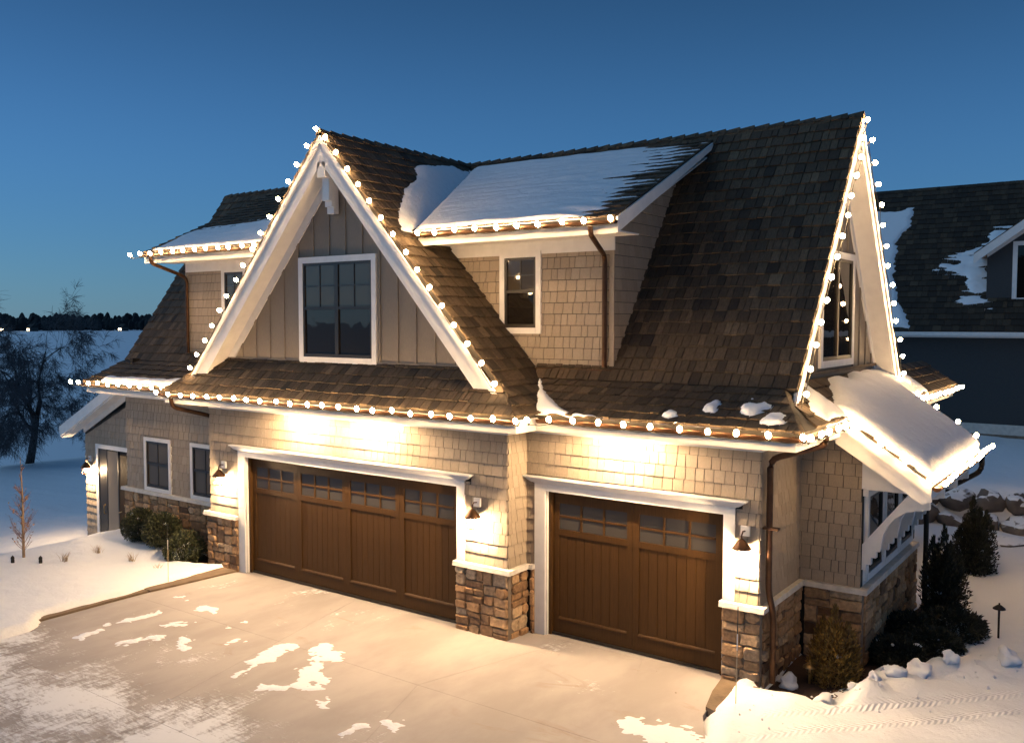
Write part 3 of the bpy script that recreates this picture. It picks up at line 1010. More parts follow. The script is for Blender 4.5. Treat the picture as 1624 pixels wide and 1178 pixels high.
gable = roofpart('gable_roof')
gs = 1.127
def G(s, dx, y): return (GX + s * dx, y, RZ - gs * dx)
KD = (RZ - KZ) / gs            # half width at the kink
ED = KD + (KZ - EZ) / .723
FY = -.38                      # front edge of the gable roof
def dz(y): return 6.60 + .47 * (y - .2)
for s in (1, -1):
    du = (0, 1, 0) if s > 0 else (0, -1, 0)
    d65 = (RZ - 6.55) / gs
    up = [G(s, 0, FY), G(s, d65, FY), G(s, d65, .2), G(s, .13, 3.76), G(s, 0, 3.84)]
    lo = [G(s, d65, FY), G(s, KD, FY + .12), G(s, KD, DY + .04), G(s, d65, DY + .04)]
    roof_plane(gable, G(s, KD, 0), du, (-s, 0, gs), [up, lo], seed=5 + s)
    hipt = (GX + s * KD, -.18, KZ)
    roof_plane(gable, (GX + s * ED, 0, EZ), du, (-s, 0, .723), [[(GX + s * ED, -.70, EZ), (GX + s * ED, EY, EZ), (GX + s * KD, KY, KZ), hipt]], seed=8 + s)
pent = roofpart('pent_roof')
PY0, PT = -.70, 4.32
ps = (PT - EZ) / (-PY0)
hy = PY0 + (KZ - EZ) / ps
roof_plane(pent, (0, PY0, EZ), (1, 0, 0), (0, 1, ps), [[(GX - ED, PY0, EZ), (GX + ED, PY0, EZ), (GX + KD + .0, hy, KZ), (GX + KD - .27, 0.0, PT), (GX - KD + .27, 0.0, PT), (GX - KD, hy, KZ)]], seed=11)
# end pent and lean-to on the right
lean = roofpart('lean_to_roof')
ls = .70
def L_(x, y): return (x, y, EZ + ls * (11.18 - x))
roof_plane(lean, (11.18, 0, EZ), (0, 1, 0), (-1, 0, ls), [[L_(11.18, EY), L_(11.18, 1.90), L_(GWX, 1.9), L_(GWX, .95), L_(10.62, KY)],
                                                        [L_(12.32, 1.90), L_(12.32, 6.0), L_(GWX, 6.0), L_(GWX, 1.9)],
                                                        [L_(11.18, 6.0), L_(11.18, 10.7), L_(GWX, 10.7), L_(GWX, 6.0)]], seed=12)
# lean-to on the left
lls = .477
def M_(x, y): return (x, y, 2.28 + lls * (x + 9.0))
roof_plane(lean, (-9.05, 0, M_(-9.05, 0)[2]), (0, -1, 0), (1, 0, lls), [[M_(-9.05, .98), M_(-9.05, 6.3), M_(-5.1, 6.3), M_(-5.1, .98)]], seed=13)
MB().prism([M_(-9.05, .95), M_(-5.72, .95), (-5.72, .95, M_(-5.72, 0)[2] - .26), (-9.0, .95, M_(-9.05, 0)[2] - .26)], (0, .035, 0)).build('rake_board', 'white', lean)
MB().prism([M_(-9.02, .985), M_(-5.4, .985), M_(-5.4, DW), M_(-9.02, DW)], (0, 0, -.24)).build('soffit', 'white', lean).location.z = -.075
MB().prism([M_(-8.4, DW - .03), M_(-5.1, DW - .03), (-5.1, DW - .03, M_(-5.1, 0)[2] - .46), (-8.4, DW - .03, M_(-8.4, 0)[2] - .46)], (0, .028, 0)).build('frieze_board', 'white', lean)
# dormer roofs
dorm = roofpart('dormer_roof')
DT = 3.756
dv = (0, 1, .47)
def D_(x, y): return (x, y, dz(y))
DER, DEL = 8.30, -3.72
roof_plane(dorm, (0, .2, 6.6), (1, 0, 0), dv, [[D_(4.30, .2), D_(DER, .2), D_(DER, DT), D_(2.80, DT)]], seed=14)
roof_plane(dorm, (0, .2, 6.6), (1, 0, 0), dv, [[D_(DEL, .2), D_(1.10, .2), D_(2.60, DT), D_(DEL, DT)]], seed=15)

# ridge and hip caps, each a bent pair of boards
def caps(parent, p0, p1, sideA, sideB, n=None, w=.13, lift=.03):
    p0, p1 = Vector(p0), Vector(p1)
    L = (p1 - p0).length; d = (p1 - p0) / L
    n = n or max(2, int(L / .26)); step = L / n
    sideA, sideB = Vector(sideA).normalized(), Vector(sideB).normalized()
    nu = (sideA + sideB) * -1
    nu.normalize()
    for i in range(n):
        a = p0 + d * (i * step); e = a + d * step * 1.25
        ha, he = nu * (lift + .028), nu * (lift * .55)
        th = nu * -.02
        V = [a + ha, a + ha + sideA * w, a + ha + sideB * w, e + he, e + he + sideA * w, e + he + sideB * w]
        V += [v + th for v in V]
        F = [(0, 1, 4, 3), (2, 0, 3, 5), (1, 0, 6, 7), (0, 2, 8, 6), (1, 7, 10, 4), (2, 5, 11, 8), (3, 4, 10, 9), (5, 3, 9, 11), (7, 6, 9, 10), (6, 8, 11, 9)]
        MB().add(V, F, min(1, max(0, random.gauss(.42, .2)))).build('ridge_cap' if abs(d.z) < .05 else 'hip_cap', 'shake', parent)
caps(main, (RXR + .02, RY, RZ), (RXL, RY, RZ), (0, -1, -ms), (0, 1, -ms))
caps(gable, (GX, FY - .02, RZ), (GX, RY - .1, RZ), (1, 0, -gs), (-1, 0, -gs))
for s in (1, -1):
    caps(gable, (GX + s * ED, -.70, EZ), (GX + s * KD, hy, KZ), (-s, 0, .1), (0, 1, .1), n=4, w=.13)
caps(lean, (11.18, EY, EZ), (10.62, KY, KZ), (-1, 0, .1), (0, 1, .1), n=5, w=.13)

# --- front gable: board and batten, rakes, bracket
gw = MB().prism([(GX - 3.72, 0, 4.0), (GX + 3.72, 0, 4.0), (GX + 3.72, 0, RZ - gs * 3.72 - .05), (GX, 0, RZ - .12), (GX - 3.72, 0, RZ - gs * 3.72 - .05)], (0, .1, 0)).build('gable_wall', 'batten', house, base=True)
xb = GX - .21 - .42 * 8
while xb < GX + 3.4:
    top = RZ - gs * abs(xb - GX) - .62
    seg = [(4.36, top)]
    if 1.66 < xb < 3.74: seg = [(6.27, top)]
    for a, b_ in seg:
        if b_ - a > .08:
            MB().box(xb - .027, xb + .027, -.022, -.0005, a, b_).build('batten', 'batten', gw)
    xb += .42
box('base_board', 'batten', gw, GX - 3.3, GX + 3.3, -.03, -.0006, 4.29, 4.36)
for s in (1, -1):
    def g2(dx, drop, y): return (GX + s * dx, y, RZ - gs * dx - drop)
    e = 3.86
    ft = RZ - gs * e - .10
    MB().prism([g2(0, .10, -.33), g2(e, .10, -.33), (GX + s * (e - .40), -.33, ft), g2(0, .54, -.33)], (0, -.035, 0)).build('rake_board', 'white', gable)
    MB().prism([g2(0, .07, -.366), g2(e + .03, .07, -.366), g2(e + .03, .20, -.366), g2(0, .20, -.366)], (0, -.03, 0)).build('crown', 'white', gable)
    MB().prism([g2(0, .47, -.329), g2(e - .36, .47, -.329), g2(e - .36, .50, -.329), g2(0, .50, -.329)], (0, .328, 0)).build('soffit', 'white', gable)
    MB().prism([g2(0, .501, -.0275), g2(e - .42, .501, -.0275), g2(e - .64, .73, -.0275), g2(0, .73, -.0275)], (0, .027, 0)).build('frieze_board', 'white', gable)
bk = roofpart('gable_bracket')
def brk(y0, y1, z0, z1, w=.10):
    return MB().box(GX - w, GX + w, y0, y1, z0, z1)
brk(-.365, -.03, 7.62, 7.88, .10).build('head_block', 'white', bk)
brk(-.26, -.031, 7.22, 7.619, .085).build('shaft', 'white', bk)
brk(-.20, -.0305, 7.12, 7.219, .085).build('step', 'white', bk)
brk(-.15, -.03, 7.00, 7.119, .085).build('foot', 'white', bk)

# --- right gable end
MB().prism([(GWX, .95, 4.05), (GWX, 6.77, 4.05), (GWX, 6.77, zm(.95)), (GWX, RY, RZ - .1), (GWX, .95, zm(.95) - .02)], (-.1, 0, 0)).build('gable_wall', 'batten', house, base=True)
egw = house.children[-1] if house.children else None
for i in range(15):
    yb = RY - .21 - .42 * 7 + i * .42
    top = zm(yb) if yb < RY else zm(2 * RY - yb)
    a = 4.28
    if 2.93 < yb < 4.87: a = 6.25
    if top - .62 - a > .1:
        MB().box(GWX + .0005, GWX + .022, yb - .025, yb + .025, a, top - .62).build('batten', 'batten', house)
MB().box(GWX + .0006, GWX + .04, 1.0, 6.7, 4.24, 4.29).build('base_board', 'slab', house)
for s in (1, -1):
    def e2(dy, drop, x): return (x, RY - s * dy, RZ - ms * dy - drop)
    e = 3.12
    MB().prism([e2(0, .10, 10.76), e2(e, .10, 10.76), (10.76, RY - s * (e - .24), RZ - ms * e - .10), e2(0, .48, 10.76)], (.035, 0, 0)).build('rake_board', 'white', main)
    MB().prism([e2(0, .07, 10.796), e2(e + .02, .07, 10.796), e2(e + .02, .20, 10.796), e2(0, .20, 10.796)], (.03, 0, 0)).build('crown', 'white', main)
    MB().prism([e2(0, .42, 10.759), e2(e - .25, .42, 10.759), e2(e - .25, .45, 10.759), e2(0, .45, 10.759)], (-.30, 0, 0)).build('soffit', 'white', main)
    MB().prism([e2(0, .451, GWX + .0275), e2(e - .3, .451, GWX + .0275), e2(e - .45, .68, GWX + .0275), e2(0, .68, GWX + .0275)], (-.027, 0, 0)).build('frieze_board', 'white', main)
# left end gable wall
MB().prism([(-5.1, .95, 4.0), (-5.1, 6.77, 4.0), (-5.1, 6.77, zm(.95)), (-5.1, RY, RZ - .1), (-5.1, .95, zm(.95) - .02)], (.1, 0, 0)).build('gable_wall', 'siding', house, base=True)

# --- dormers
for s in (1, -1):
    if s > 0: x0, x1, ex0, ex1, sd = 4.55, DXR, 4.32, DER, 31
    else: x0, x1, ex0, ex1, sd = DXL, .85, DEL, 1.08, 41
    dw = MB().box(x0, x1, DY, DY + .1, 4.2, 6.9).build('dormer_wall', 'felt', house, base=True)
    hole = (5.66, 6.47, 4.89 - 1.13, 6.22 - 1.13) if s > 0 else (-1.95, -1.15, 4.89 - 1.13, 6.22 - 1.13)
    wall_shingles(dw, (0, DY, 1.13), (1, 0, 0), [[(x0, DY, 4.30), (x1, DY, 4.30), (x1, DY, 6.2), (x0, DY, 6.2)]], holes=[hole], seed=sd)
    box('frieze_board', 'white', dw, x0, x1 + (.03 if s > 0 else 0), DY - .03, DY - .0005, 6.19, 6.42)
    box('base_flashing', 'copper', dw, x0, x1 + .01, DY - .05, DY - .001, 4.24, 4.31)
    box('corner_board', 'siding', dw, *((x1 - .06, x1 + .024) if s > 0 else (x0 - .024, x0 + .06)), DY - .024, DY - .0004, 4.26, 6.189)
    xc = x1 if s > 0 else x0
    ch = MB().prism([(xc, DY + .1, 4.2), (xc, DT, zm(DT) - .05), (xc, DT, dz(DT) - .08), (xc, DY + .1, dz(DY) - .08)], (-s * .1, 0, 0)).build('cheek_wall', 'felt', house, base=True)
    cpoly = [(xc, DY, zm(DY)), (xc, DT - .30, zm(DT - .30)), (xc, DT - .30, dz(DT - .30) - .06), (xc, DY, dz(DY) - .1)]
    wall_shingles(ch, (xc, 0, 1.13), (0, s, 0), [cpoly], seed=sd + 1)
    box('fascia', 'white', dorm, ex0, ex1, .24, .28, 6.37, 6.56)
    box('soffit', 'white', dorm, ex0, ex1, .281, DY - .031, 6.40, 6.42)
    xe = ex1 if s > 0 else ex0
    MB().prism([(xe, .24, dz(.24) - .01), (xe, DT, dz(DT) - .01), (xe, DT - .12, zm(DT - .12) + .0), (xe, .24, dz(.24) - .24)], (s * .035, 0, 0)).build('rake_board', 'white', dorm)
    MB().prism([(xe - s * .001, .29, dz(.29) - .22), (xe - s * .001, DT - .2, dz(DT - .2) - .22), (xc, DT - .2, dz(DT - .2) - .22), (xc, .29, dz(.29) - .22)], (0, 0, .02)).build('soffit', 'white', dorm)
    gutter((ex0 - .02, .15, 6.555), (ex1 + .05, .15, 6.555), (0, -1, 0), r=.06)

# --- lean-to trim, brackets on the right
MB().prism([L_(11.05, 1.86), L_(12.36, 1.86), (12.36, 1.86, L_(12.36, 0)[2] - .22), (12.22, 1.86, L_(12.36, 0)[2] - .26), (11.05, 1.86, L_(11.05, 0)[2] - .42)], (0, .04, 0)).build('rake_board', 'white', lean).location.z = -.02
MB().prism([L_(11.02, 1.83), L_(12.36, 1.83), (12.36, 1.83, L_(12.36, 0)[2] - .14), (11.02, 1.83, L_(11.02, 0)[2] - .14)], (0, .029, 0)).build('crown', 'white', lean).location.z = -.02
box('eave_board', 'white', lean, 12.30, 12.34, 1.9, 6.0, 2.62, 2.77)
box('soffit', 'white', lean, XB + .001, 12.299, YBAY + .04, 5.95, 2.60, 2.62)
box('plate_beam', 'white', lean, XB + .001, XB + .08, YBAY + .04, 5.74, 2.50, 2.598)
gutter((12.42, 1.86, 2.80), (12.42, 6.05, 2.80), (1, 0, 0), r=.06)
for k in range(4):
    y = 2.27 + k * 1.06
    pts = [(XB + .002, 1.40), (XB + .002, 1.78), (11.98, 2.597), (12.26, 2.597), (12.26, 2.40), (12.16, 2.385)]
    for i in range(7):
        t = i / 6
        a = R(90 + 88 * t)
        pts.append((12.18 + .56 * math.cos(a), 1.80 + .575 * math.sin(a)))
    pts += [(11.60, 1.70), (11.55, 1.70), (11.55, 1.60), (11.48, 1.60), (11.48, 1.49), (11.42, 1.49), (11.42, 1.40)]
    MB().prism([(px, y, pz) for px, pz in pts], (0, .10, 0)).build('bracket', 'white', house)

# --- downspouts
def downspout(path, r=.045, m='copper'):
    # rounded elbows
    P = [Vector(p) for p in path]
    out = [P[0]]
    for i in range(1, len(P) - 1):
        a = (P[i - 1] - P[i]); b = (P[i + 1] - P[i])
        k = min(.12, a.length * .45, b.length * .45)
        s_, e_ = P[i] + a.normalized() * k, P[i] + b.normalized() * k
        for t in (0, .33, .67, 1):
            out.append((1 - t) ** 2 * s_ + 2 * t * (1 - t) * P[i] + t * t * e_)
    out.append(P[-1])
    o = MB().tube(out, r, 10).build('downspout', m, house, smooth=False)
    return o
downspout([(11.19, .92, 3.55), (11.19, .92, 3.40), (10.52, .66, 3.18), (10.52, .66, 1.32), (10.60, .64, 1.02), (10.60, .64, .05)])
downspout([(-1.45, -.70, 3.55), (-1.45, -.66, 3.33), (-1.26, .40, 3.02), (-1.26, .45, .4)])
downspout([(7.92, .14, 6.50), (7.92, .16, 6.36), (7.72, .93, 6.10), (7.72, .93, 4.36)], .04)
downspout([(-3.36, .14, 6.50), (-3.36, .16, 6.36), (-3.20, .93, 6.08), (-3.20, .93, 4.36)], .04)
downspout([(12.42, 5.8, 2.74), (12.42, 5.8, 2.5), (11.55, 5.86, 1.9), (11.55, 5.86, .0)], .045, 'dark_metal')
for zz in (.55, 2.2):
    box('downspout_strap', 'copper', house, 10.44, 10.66, .60, .70, zz, zz + .03) if zz > 1 else box('downspout_strap', 'copper', house, 10.49, 10.66, .62, .68, zz, zz + .03)

# ------------------------------------------------------------------ lamps
def wall_lantern(x, y, z, label):
    t = thing('wall_lantern', label, 'lantern', 'wall lanterns beside the doors')
    box('mounting_plate', 'white_metal', t, x - .065, x + .065, y - .055, y - .016, z + .20, z + .34)
    MB().tube([(x, y - .05, z + .27), (x, y - .13, z + .28), (x, y - .17, z + .24), (x, y - .17, z + .18)], .011, 8).build('arm', 'copper', t)
    MB().lathe([(.012, z + .19), (.05, z + .165), (.10, z + .10), (.135, z + .055), (.138, z + .045), (.128, z + .045), (.09, z + .09), (.0, z + .15)], x, y - .17, 16).build('hood', 'copper', t, smooth=True)
    MB().lathe([(.001, z - .075), (.03, z - .065), (.042, z - .03), (.04, z + .01), (.026, z + .05), (.02, z + .09)], x, y - .17, 12).build('bulb', 'lamp', t, smooth=True)
    for k in range(4):
        a = math.pi / 2 * k + .78
        MB().tube([(x + .105 * math.cos(a), y - .17 + .105 * math.sin(a), z + .09), (x + .085 * math.cos(a), y - .17 + .085 * math.sin(a), z - .12)], .005, 5).build('cage_bar', 'copper', t)
    MB().lathe([(.09, z - .115), (.095, z - .12), (.09, z - .13), (.08, z - .12), (.09, z - .115)], x, y - .17, 14).build('cage_ring', 'copper', t)
    L = bpy.data.lights.new('lantern_light', 'POINT')
    L.energy = LANTERN_W
    L.color = (1, .67, .37)
    L.shadow_soft_size = .05
    lo = bpy.data.objects.new('lantern_light', L); COL.objects.link(lo)
    lo.location = (x, y - .17, z - .10); lo.parent = t
    return t
wall_lantern(-.64, 0, 1.88, 'glowing hooded wall lantern left of the wide garage door')
wall_lantern(5.93, 0, 1.88, 'glowing hooded wall lantern on the pier between the two garage doors')
wall_lantern(10.24, Y2, 1.90, 'glowing hooded wall lantern right of the single garage door, by the downspout')
wall_lantern(-8.08, DW, 1.18, 'glowing hooded wall lantern beside the tall entry door')

def soffit_light(x, y, label):
    t = thing('soffit_light', label, 'downlight', 'recessed lights in the eaves')
    z = FZ
    MB().lathe([(.075, z - .001), (.075, z - .012), (.055, z - .012), (.05, z - .004)], x, y, 16).build('trim_ring', 'white_metal', t)
    MB().lathe([(.05, z - .004), (.0005, z - .003)], x, y, 16).build('lens', 'lamp', t)
    L = bpy.data.lights.new('downlight', 'SPOT')
    L.energy = SOFFIT_W; L.color = (1, .68, .38); L.spot_size = R(178); L.spot_blend = .25; L.shadow_soft_size = .04
    lo = bpy.data.objects.new('downlight', L); COL.objects.link(lo)
    lo.location = (x, y, z - .03); lo.parent = t
soffit_light(1.85, -.50, 'recessed eave light over the wide garage door, nearer the entry')
soffit_light(3.65, -.50, 'recessed eave light over the wide garage door, nearer the pier')
soffit_light(8.35, .02, 'recessed eave light over the single garage door')

# ------------------------------------------------------------------ light strings
_bm = MB().lathe([(.0005, .046), (.015, .042), (.029, .028), (.037, .004), (.034, -.019), (.020, -.038), (.012, -.046)], 0, 0, 10).mesh('bulb', 'bulb', True)
_sk = MB().lathe([(.0125, -.045), (.016, -.048), (.016, -.085), (.012, -.09)], 0, 0, 8).mesh('socket', 'wire', True)
NB = 0
def light_string(pts, label, dirv=(0, 0, 1), step=.40, sag=.0):
    """C9 bulbs every 40 cm along a polyline, clipped upright or outwards on an eave or rake"""
    global NB
    pts = [Vector(p) for p in pts]
    t = thing('light_string', label, 'string lights', 'warm bulb strings on the roof edges')
    seglen = [(b - a).length for a, b in zip(pts, pts[1:])]
    tot = sum(seglen); n = max(1, round(tot / step))
    rot = Vector(dirv).normalized().to_track_quat('Z', 'Y')
    wp = []
    for i in range(n + 1):
        d = tot * i / n
        for k, L in enumerate(seglen):
            if d <= L + 1e-6 or k == len(seglen) - 1: break
            d -= L
        p = pts[k].lerp(pts[k + 1], min(1, d / seglen[k])) if seglen[k] > 0 else pts[k]
        p = p + Vector((rnd(-.02, .02), rnd(-.02, .02), rnd(-.012, .012)))
        q = rot @ Vector((rnd(-.25, .25), rnd(-.25, .25), 1)).normalized().to_track_quat('Z', 'Y')
        for nm, me_ in (('bulb', _bm), ('socket', _sk)):
            o = bpy.data.objects.new(nm, me_); COL.objects.link(o)
            o.location = p; o.rotation_mode = 'QUATERNION'; o.rotation_quaternion = q; o.parent = t
        NB += 1
        foot = p - (q @ Vector((0, 0, .085)))
        if wp:
            wp.append((wp[-1] + foot) / 2 + Vector((0, 0, -.015)))
        wp.append(foot)
    MB().tube(wp, .006, 5).build('wire', 'wire', t)
BZ = 3.63
light_string([(-1.70, -.845, BZ), (7.26, -.845, BZ)], 'string of warm bulbs on the gutter above the wide garage door', (0, -.5, 1))
light_string([(7.36, -.66, BZ), (7.38, -.36, BZ), (7.55, -.32, BZ), (11.26, -.32, BZ)], 'string of warm bulbs on the gutter above the single garage door', (0, -.5, 1))
light_string([(-6.1, -.295, BZ + .03), (-1.95, -.295, BZ + .03)], 'string of warm bulbs on the low left eave by the entry door', (0, -.5, 1))
light_string([(4.2, .02, 6.565), (8.3, .02, 6.565)], 'string of warm bulbs on the right dormer eave, below a snowy roof', (0, -.5, 1))
light_string([(-3.95, .02, 6.575), (.75, .02, 6.575)], 'string of warm bulbs on the left dormer eave, crossing behind the front gable', (0, -.5, 1))
def grake(s, dx): return (GX + s * (dx + .035), -.43, RZ - gs * dx + .045)
light_string([grake(1, .15), grake(1, 3.85)], 'string of warm bulbs down the front gable rake beside the snowy right dormer', (.75, -.3, .66))
light_string([grake(-1, 0), grake(-1, 3.85)], 'string of warm bulbs down the front gable rake beside the left dormer', (-.75, -.3, .66))
def erake(s, dy): return (10.91, RY - s * (dy - .01), RZ - ms * dy - .10)
light_string([erake(1, 0), erake(1, 3.2)], 'string of warm bulbs down the front rake of the end gable', (.4, -.7, .6))
light_string([erake(-1, .2), erake(-1, 3.2)], 'string of warm bulbs down the rear rake of the end gable, past the white soffit', (.4, .7, .6))
light_string([(11.32, -.2, BZ), (11.32, 1.80, BZ)], 'short string of warm bulbs on the end eave before the snowy lean-to', (.5, 0, 1))
light_string([(11.32, 6.1, BZ), (11.32, 10.6, BZ)], 'string of warm bulbs on the end eave behind the snowy lean-to', (.5, 0, 1))
light_string([(11.4, 1.80, EZ + ls * (11.18 - 11.4) + .07), (12.35, 1.80, EZ + ls * (11.18 - 12.35) + .07)], 'string of warm bulbs down the front rake of the lean-to', (0, -.7, .7))
light_string([(11.3, 6.08, EZ + ls * (11.18 - 11.3) + .20), (12.3, 6.08, EZ + ls * (11.18 - 12.3) + .20)], 'string of warm bulbs down the far rake of the lean-to, beyond the snow', (0, .5, .8))
light_string([(12.50, 1.95, 2.87), (12.50, 6.4, 2.87)], 'string of warm bulbs along the low lean-to eave above the brackets', (.5, 0, 1))

# ------------------------------------------------------------------ snow lying on the roofs
def snow_sheet(O, du, dv, urange, vrange, fn, label, step=.045, nm='roof_snow', m='snow'):
    """fn(u, v) -> snow height above the roof plane, negative where bare"""
    O, du, dv = Vector(O), Vector(du).normalized(), Vector(dv).normalized()
    nr = du.cross(dv)
    us = np.arange(urange[0], urange[1] + step, step); vs_ = np.arange(vrange[0], vrange[1] + step, step)
    U_, V_ = np.meshgrid(us, vs_)
    Hh = fn(U_, V_)
    keep = Hh > -.012
    W_ = (np.array(O)[None, None] + U_[..., None] * np.array(du) + V_[..., None] * np.array(dv) + np.maximum(Hh, -.012)[..., None] * np.array(nr))
    ids = -np.ones(U_.shape, int)
    cell = keep[:-1, :-1] | keep[1:, :-1] | keep[:-1, 1:] | keep[1:, 1:]
    use = np.zeros(U_.shape, bool)
    use[:-1, :-1] |= cell; use[1:, :-1] |= cell; use[:-1, 1:] |= cell; use[1:, 1:] |= cell
    ids[use] = np.arange(use.sum())
    a, b, c, d = ids[:-1, :-1][cell], ids[:-1, 1:][cell], ids[1:, 1:][cell], ids[1:, :-1][cell]
    me = bpy.data.meshes.new(nm)
    me.from_pydata([tuple(p) for p in W_[use]], [], [tuple(map(int, f)) for f in zip(a, b, c, d)])
    me.shade_smooth()
    me.materials.append(M[m])
    o = bpy.data.objects.new(nm, me); COL.objects.link(o)
    tag(o, label, 'snow', kind='stuff')
    return o
def edge(U, V, d, soft=.25, nz=.12, sc=2.2):
    return d + (fbm(U * sc + 5, V * sc + 11, 5) - .5) * nz * 2
vlen = (DT - .2) * math.hypot(1, .47)
def f_dr(U, V):
    y = .2 + V / math.hypot(1, .47)
    xl = GX + (RZ - dz(y)) / gs + .05
    left = U - xl
    # melts away towards the upper right: full thickness at left, only between the courses at right
    lim = 7.75 - .16 * V + (fbm(U * .8, V * 4.4, 4) - .5) * (.5 + .45 * V)
    body = np.clip((lim - U) / (.35 + .55 * V), -1, 1)
    h = .020 + .055 * body + (fbm(U * 2.2, V * 9, 4) - .5) * .030
    h = np.minimum(h, left * .35 + .02 * (fbm(U * 4, V * 4) - .3))
    h = np.minimum(h, (vlen + .06 - V) * .5)
    # rolled lip at the eave
    h = np.minimum(h, (V + .02 - .03 * fbm(U * 3, V * 0)) * .9)
    h = np.where(U > DER - .04, -1, h)
    return np.where(U < xl - .12, -1, h)
snow_sheet((0, .2, 6.62), (1, 0, 0), dv, (2.75, DER), (-.02, vlen + .05), f_dr, 'wide sheet of snow on the right dormer roof, thinning to bare shakes')
def f_dl(U, V):
    lim = 1.35 + (fbm(U * 1.1, V * 3.5, 4) - .5) * .9 + .45 * (U + 3.7) / 4
    h = .004 + .05 * np.clip((lim - V) / .6, -1, 1) + (fbm(U * 3, V * 9, 4) - .5) * .025
    h = np.minimum(h, V * .9 - .01); h = np.minimum(h, (U - DEL - .35 + .3 * fbm(U * 2, V * 2)) * .2)
    y = .2 + V / math.hypot(1, .47)
    return np.where(U > GX - (RZ - dz(y)) / gs + .05, -1, h)
def f_gr(U, V):
    # lapping from the dormer over the valley on to the gable roof
    dx = KD - V / math.hypot(1, gs) * 1.0
    yb = np.interp(dx, [.12, .20, .33, .58, .83, 1.26, 1.65, 1.9], [3.6, 2.6, 1.72, 1.5, .9, .27, -.15, -.1])
    yv = .2 + (RZ - gs * dx - 6.6) / .47
    d = np.minimum(np.minimum(U - yb, yv + .25 - U), np.minimum(dx - .15, 1.66 - dx)) + (fbm(U * 3, V * 3, 4) - .5) * .16
    return .085 * np.sqrt(np.clip(d / .2, 0, 1)) + np.where(d < 0, d, 0) * .5 + .012
snow_sheet(G(1, KD, 0), (0, 1, 0), (-1, 0, gs), (-.3, 3.7), (2.6, KD * math.hypot(1, gs)), f_gr, 'snow lapping from the right dormer on to the front gable roof')
snow_sheet((0, .2, 6.62), (1, 0, 0), dv, (DEL, 2.6), (-.01, 2.6), f_dl, 'streaky snow on the left dormer roof above its eave lights')
lsn = math.hypot(1, ls)
def f_ln(U, V):
    # thick cushion on the lean-to; V measured up the slope from the low eave
    d = np.minimum(np.minimum(U - 1.93, 6.03 - U), V + .0)
    up = 2.22 - .55 * sstep(3.4, 1.9, U) + .3 * (fbm(U * 1.5, V * 1.5) - .5) - V
    d = np.minimum(d, up)
    d = d + (fbm(U * 3, V * 3, 4) - .5) * .05
    return .20 * np.sqrt(np.clip(1 - (1 - np.clip(d / .42, 0, 1)) ** 2, 0, 1)) + np.where(d < 0, d, 0) * .5 + .02 * (fbm(U * 1.3, V * 1.3) - .5)
snow_sheet(L_(12.34, 0), (0, 1, 0), (-1, 0, ls), (1.85, 6.1), (-.04, 3.0), f_ln, 'thick smooth cushion of snow on the lean-to roof over the bracketed bay')
def f_up(U, V):
    d1 = np.minimum(np.minimum(U - .45, 2.2 - U), 1.15 - np.abs(V - .35) * 1.2)
    d2 = np.minimum(np.minimum(U - 5.9, 7.7 - U), np.minimum(V - .02, .85 - V))
    d = np.maximum(d2, np.minimum(np.minimum(U - 1.0, 2.05 - U), np.minimum(V - .02, .30 + .55 * (U - 1.0) - V)))
    d = d + (fbm(U * 3.5, V * 3.5, 4) - .5) * .22
    return .10 * np.sqrt(np.clip(d / .25, 0, 1)) + np.where(d < 0, d, 0) * .5
snow_sheet(L_(11.18, 0), (0, 1, 0), (-1, 0, ls), (.2, 7.8), (-.02, 1.0), f_up, 'snow left on the end pent roof before and behind the lean-to')
sks = math.hypot(KY - EY, KZ - EZ)
def f_sk(U, V):
    # valley beside the front gable, with a thin tongue along the gutter
    val = 7.16 - .66 * V / sks
    d = np.minimum(U - val - .02, .02 + .30 * np.clip(1 - (U - val) / .55, 0, 1) + .13 * np.clip((8.7 - U) / 1.2, 0, 1) - .06 - V * (.25 + .6 * np.clip((U - val) / .5, 0, 1)))
    d = np.minimum(d, V + .03)
    d = d + (fbm(U * 4, V * 4, 5) - .52) * .16
    # separate clots near the hip
    cl = .16 - np.hypot((U - 10.35) * .7, V - .52) + (fbm(U * 5, V * 5, 4) - .5) * .35
    cl2 = .12 - np.hypot((U - 9.8), V - .48) + (fbm(U * 6 + 3, V * 6, 4) - .5) * .25
    cl3 = .13 - np.hypot((U - 10.75), V - .30) + (fbm(U * 6 + 9, V * 6, 4) - .5) * .3
    cl4 = .07 - np.hypot((U - 9.3), V - .22) + (fbm(U * 6 + 19, V * 6, 4) - .5) * .2
    d = np.maximum(d, np.maximum(np.maximum(cl, cl2), np.maximum(cl3, cl4)))
    return .075 * np.sqrt(np.clip(d / .14, 0, 1)) + np.where(d < 0, d, 0) * .6 + .018
snow_sheet((0, EY, EZ + .01), (1, 0, 0), sk, (6.6, 11.1), (-.02, 1.1), f_sk, 'ragged strip and clots of snow in the valley and along the single garage eave', step=.03)
def f_le(U, V):
    d = np.minimum(np.minimum(U + 5.0, -1.95 - U), np.minimum(V + .02, .26 + .1 * sstep(-3, -2, U) - V))
    d = d + (fbm(U * 3.5, V * 3.5, 4) - .5) * .12
    v2 = np.minimum(.22 - np.abs(U + 1.76 - .60 * V) * 1.0, np.minimum(V, 1.15 - V)) + (fbm(U * 5, V * 5, 4) - .5) * .2
    d = np.maximum(d, v2)
    return .09 * np.sqrt(np.clip(d / .15, 0, 1)) + np.where(d < 0, d, 0) * .6 + .01
snow_sheet((0, EY, EZ + .01), (1, 0, 0), sk, (-5.2, -.9), (-.02, 1.2), f_le, 'bank of snow along the low left eave and its valley', step=.035)

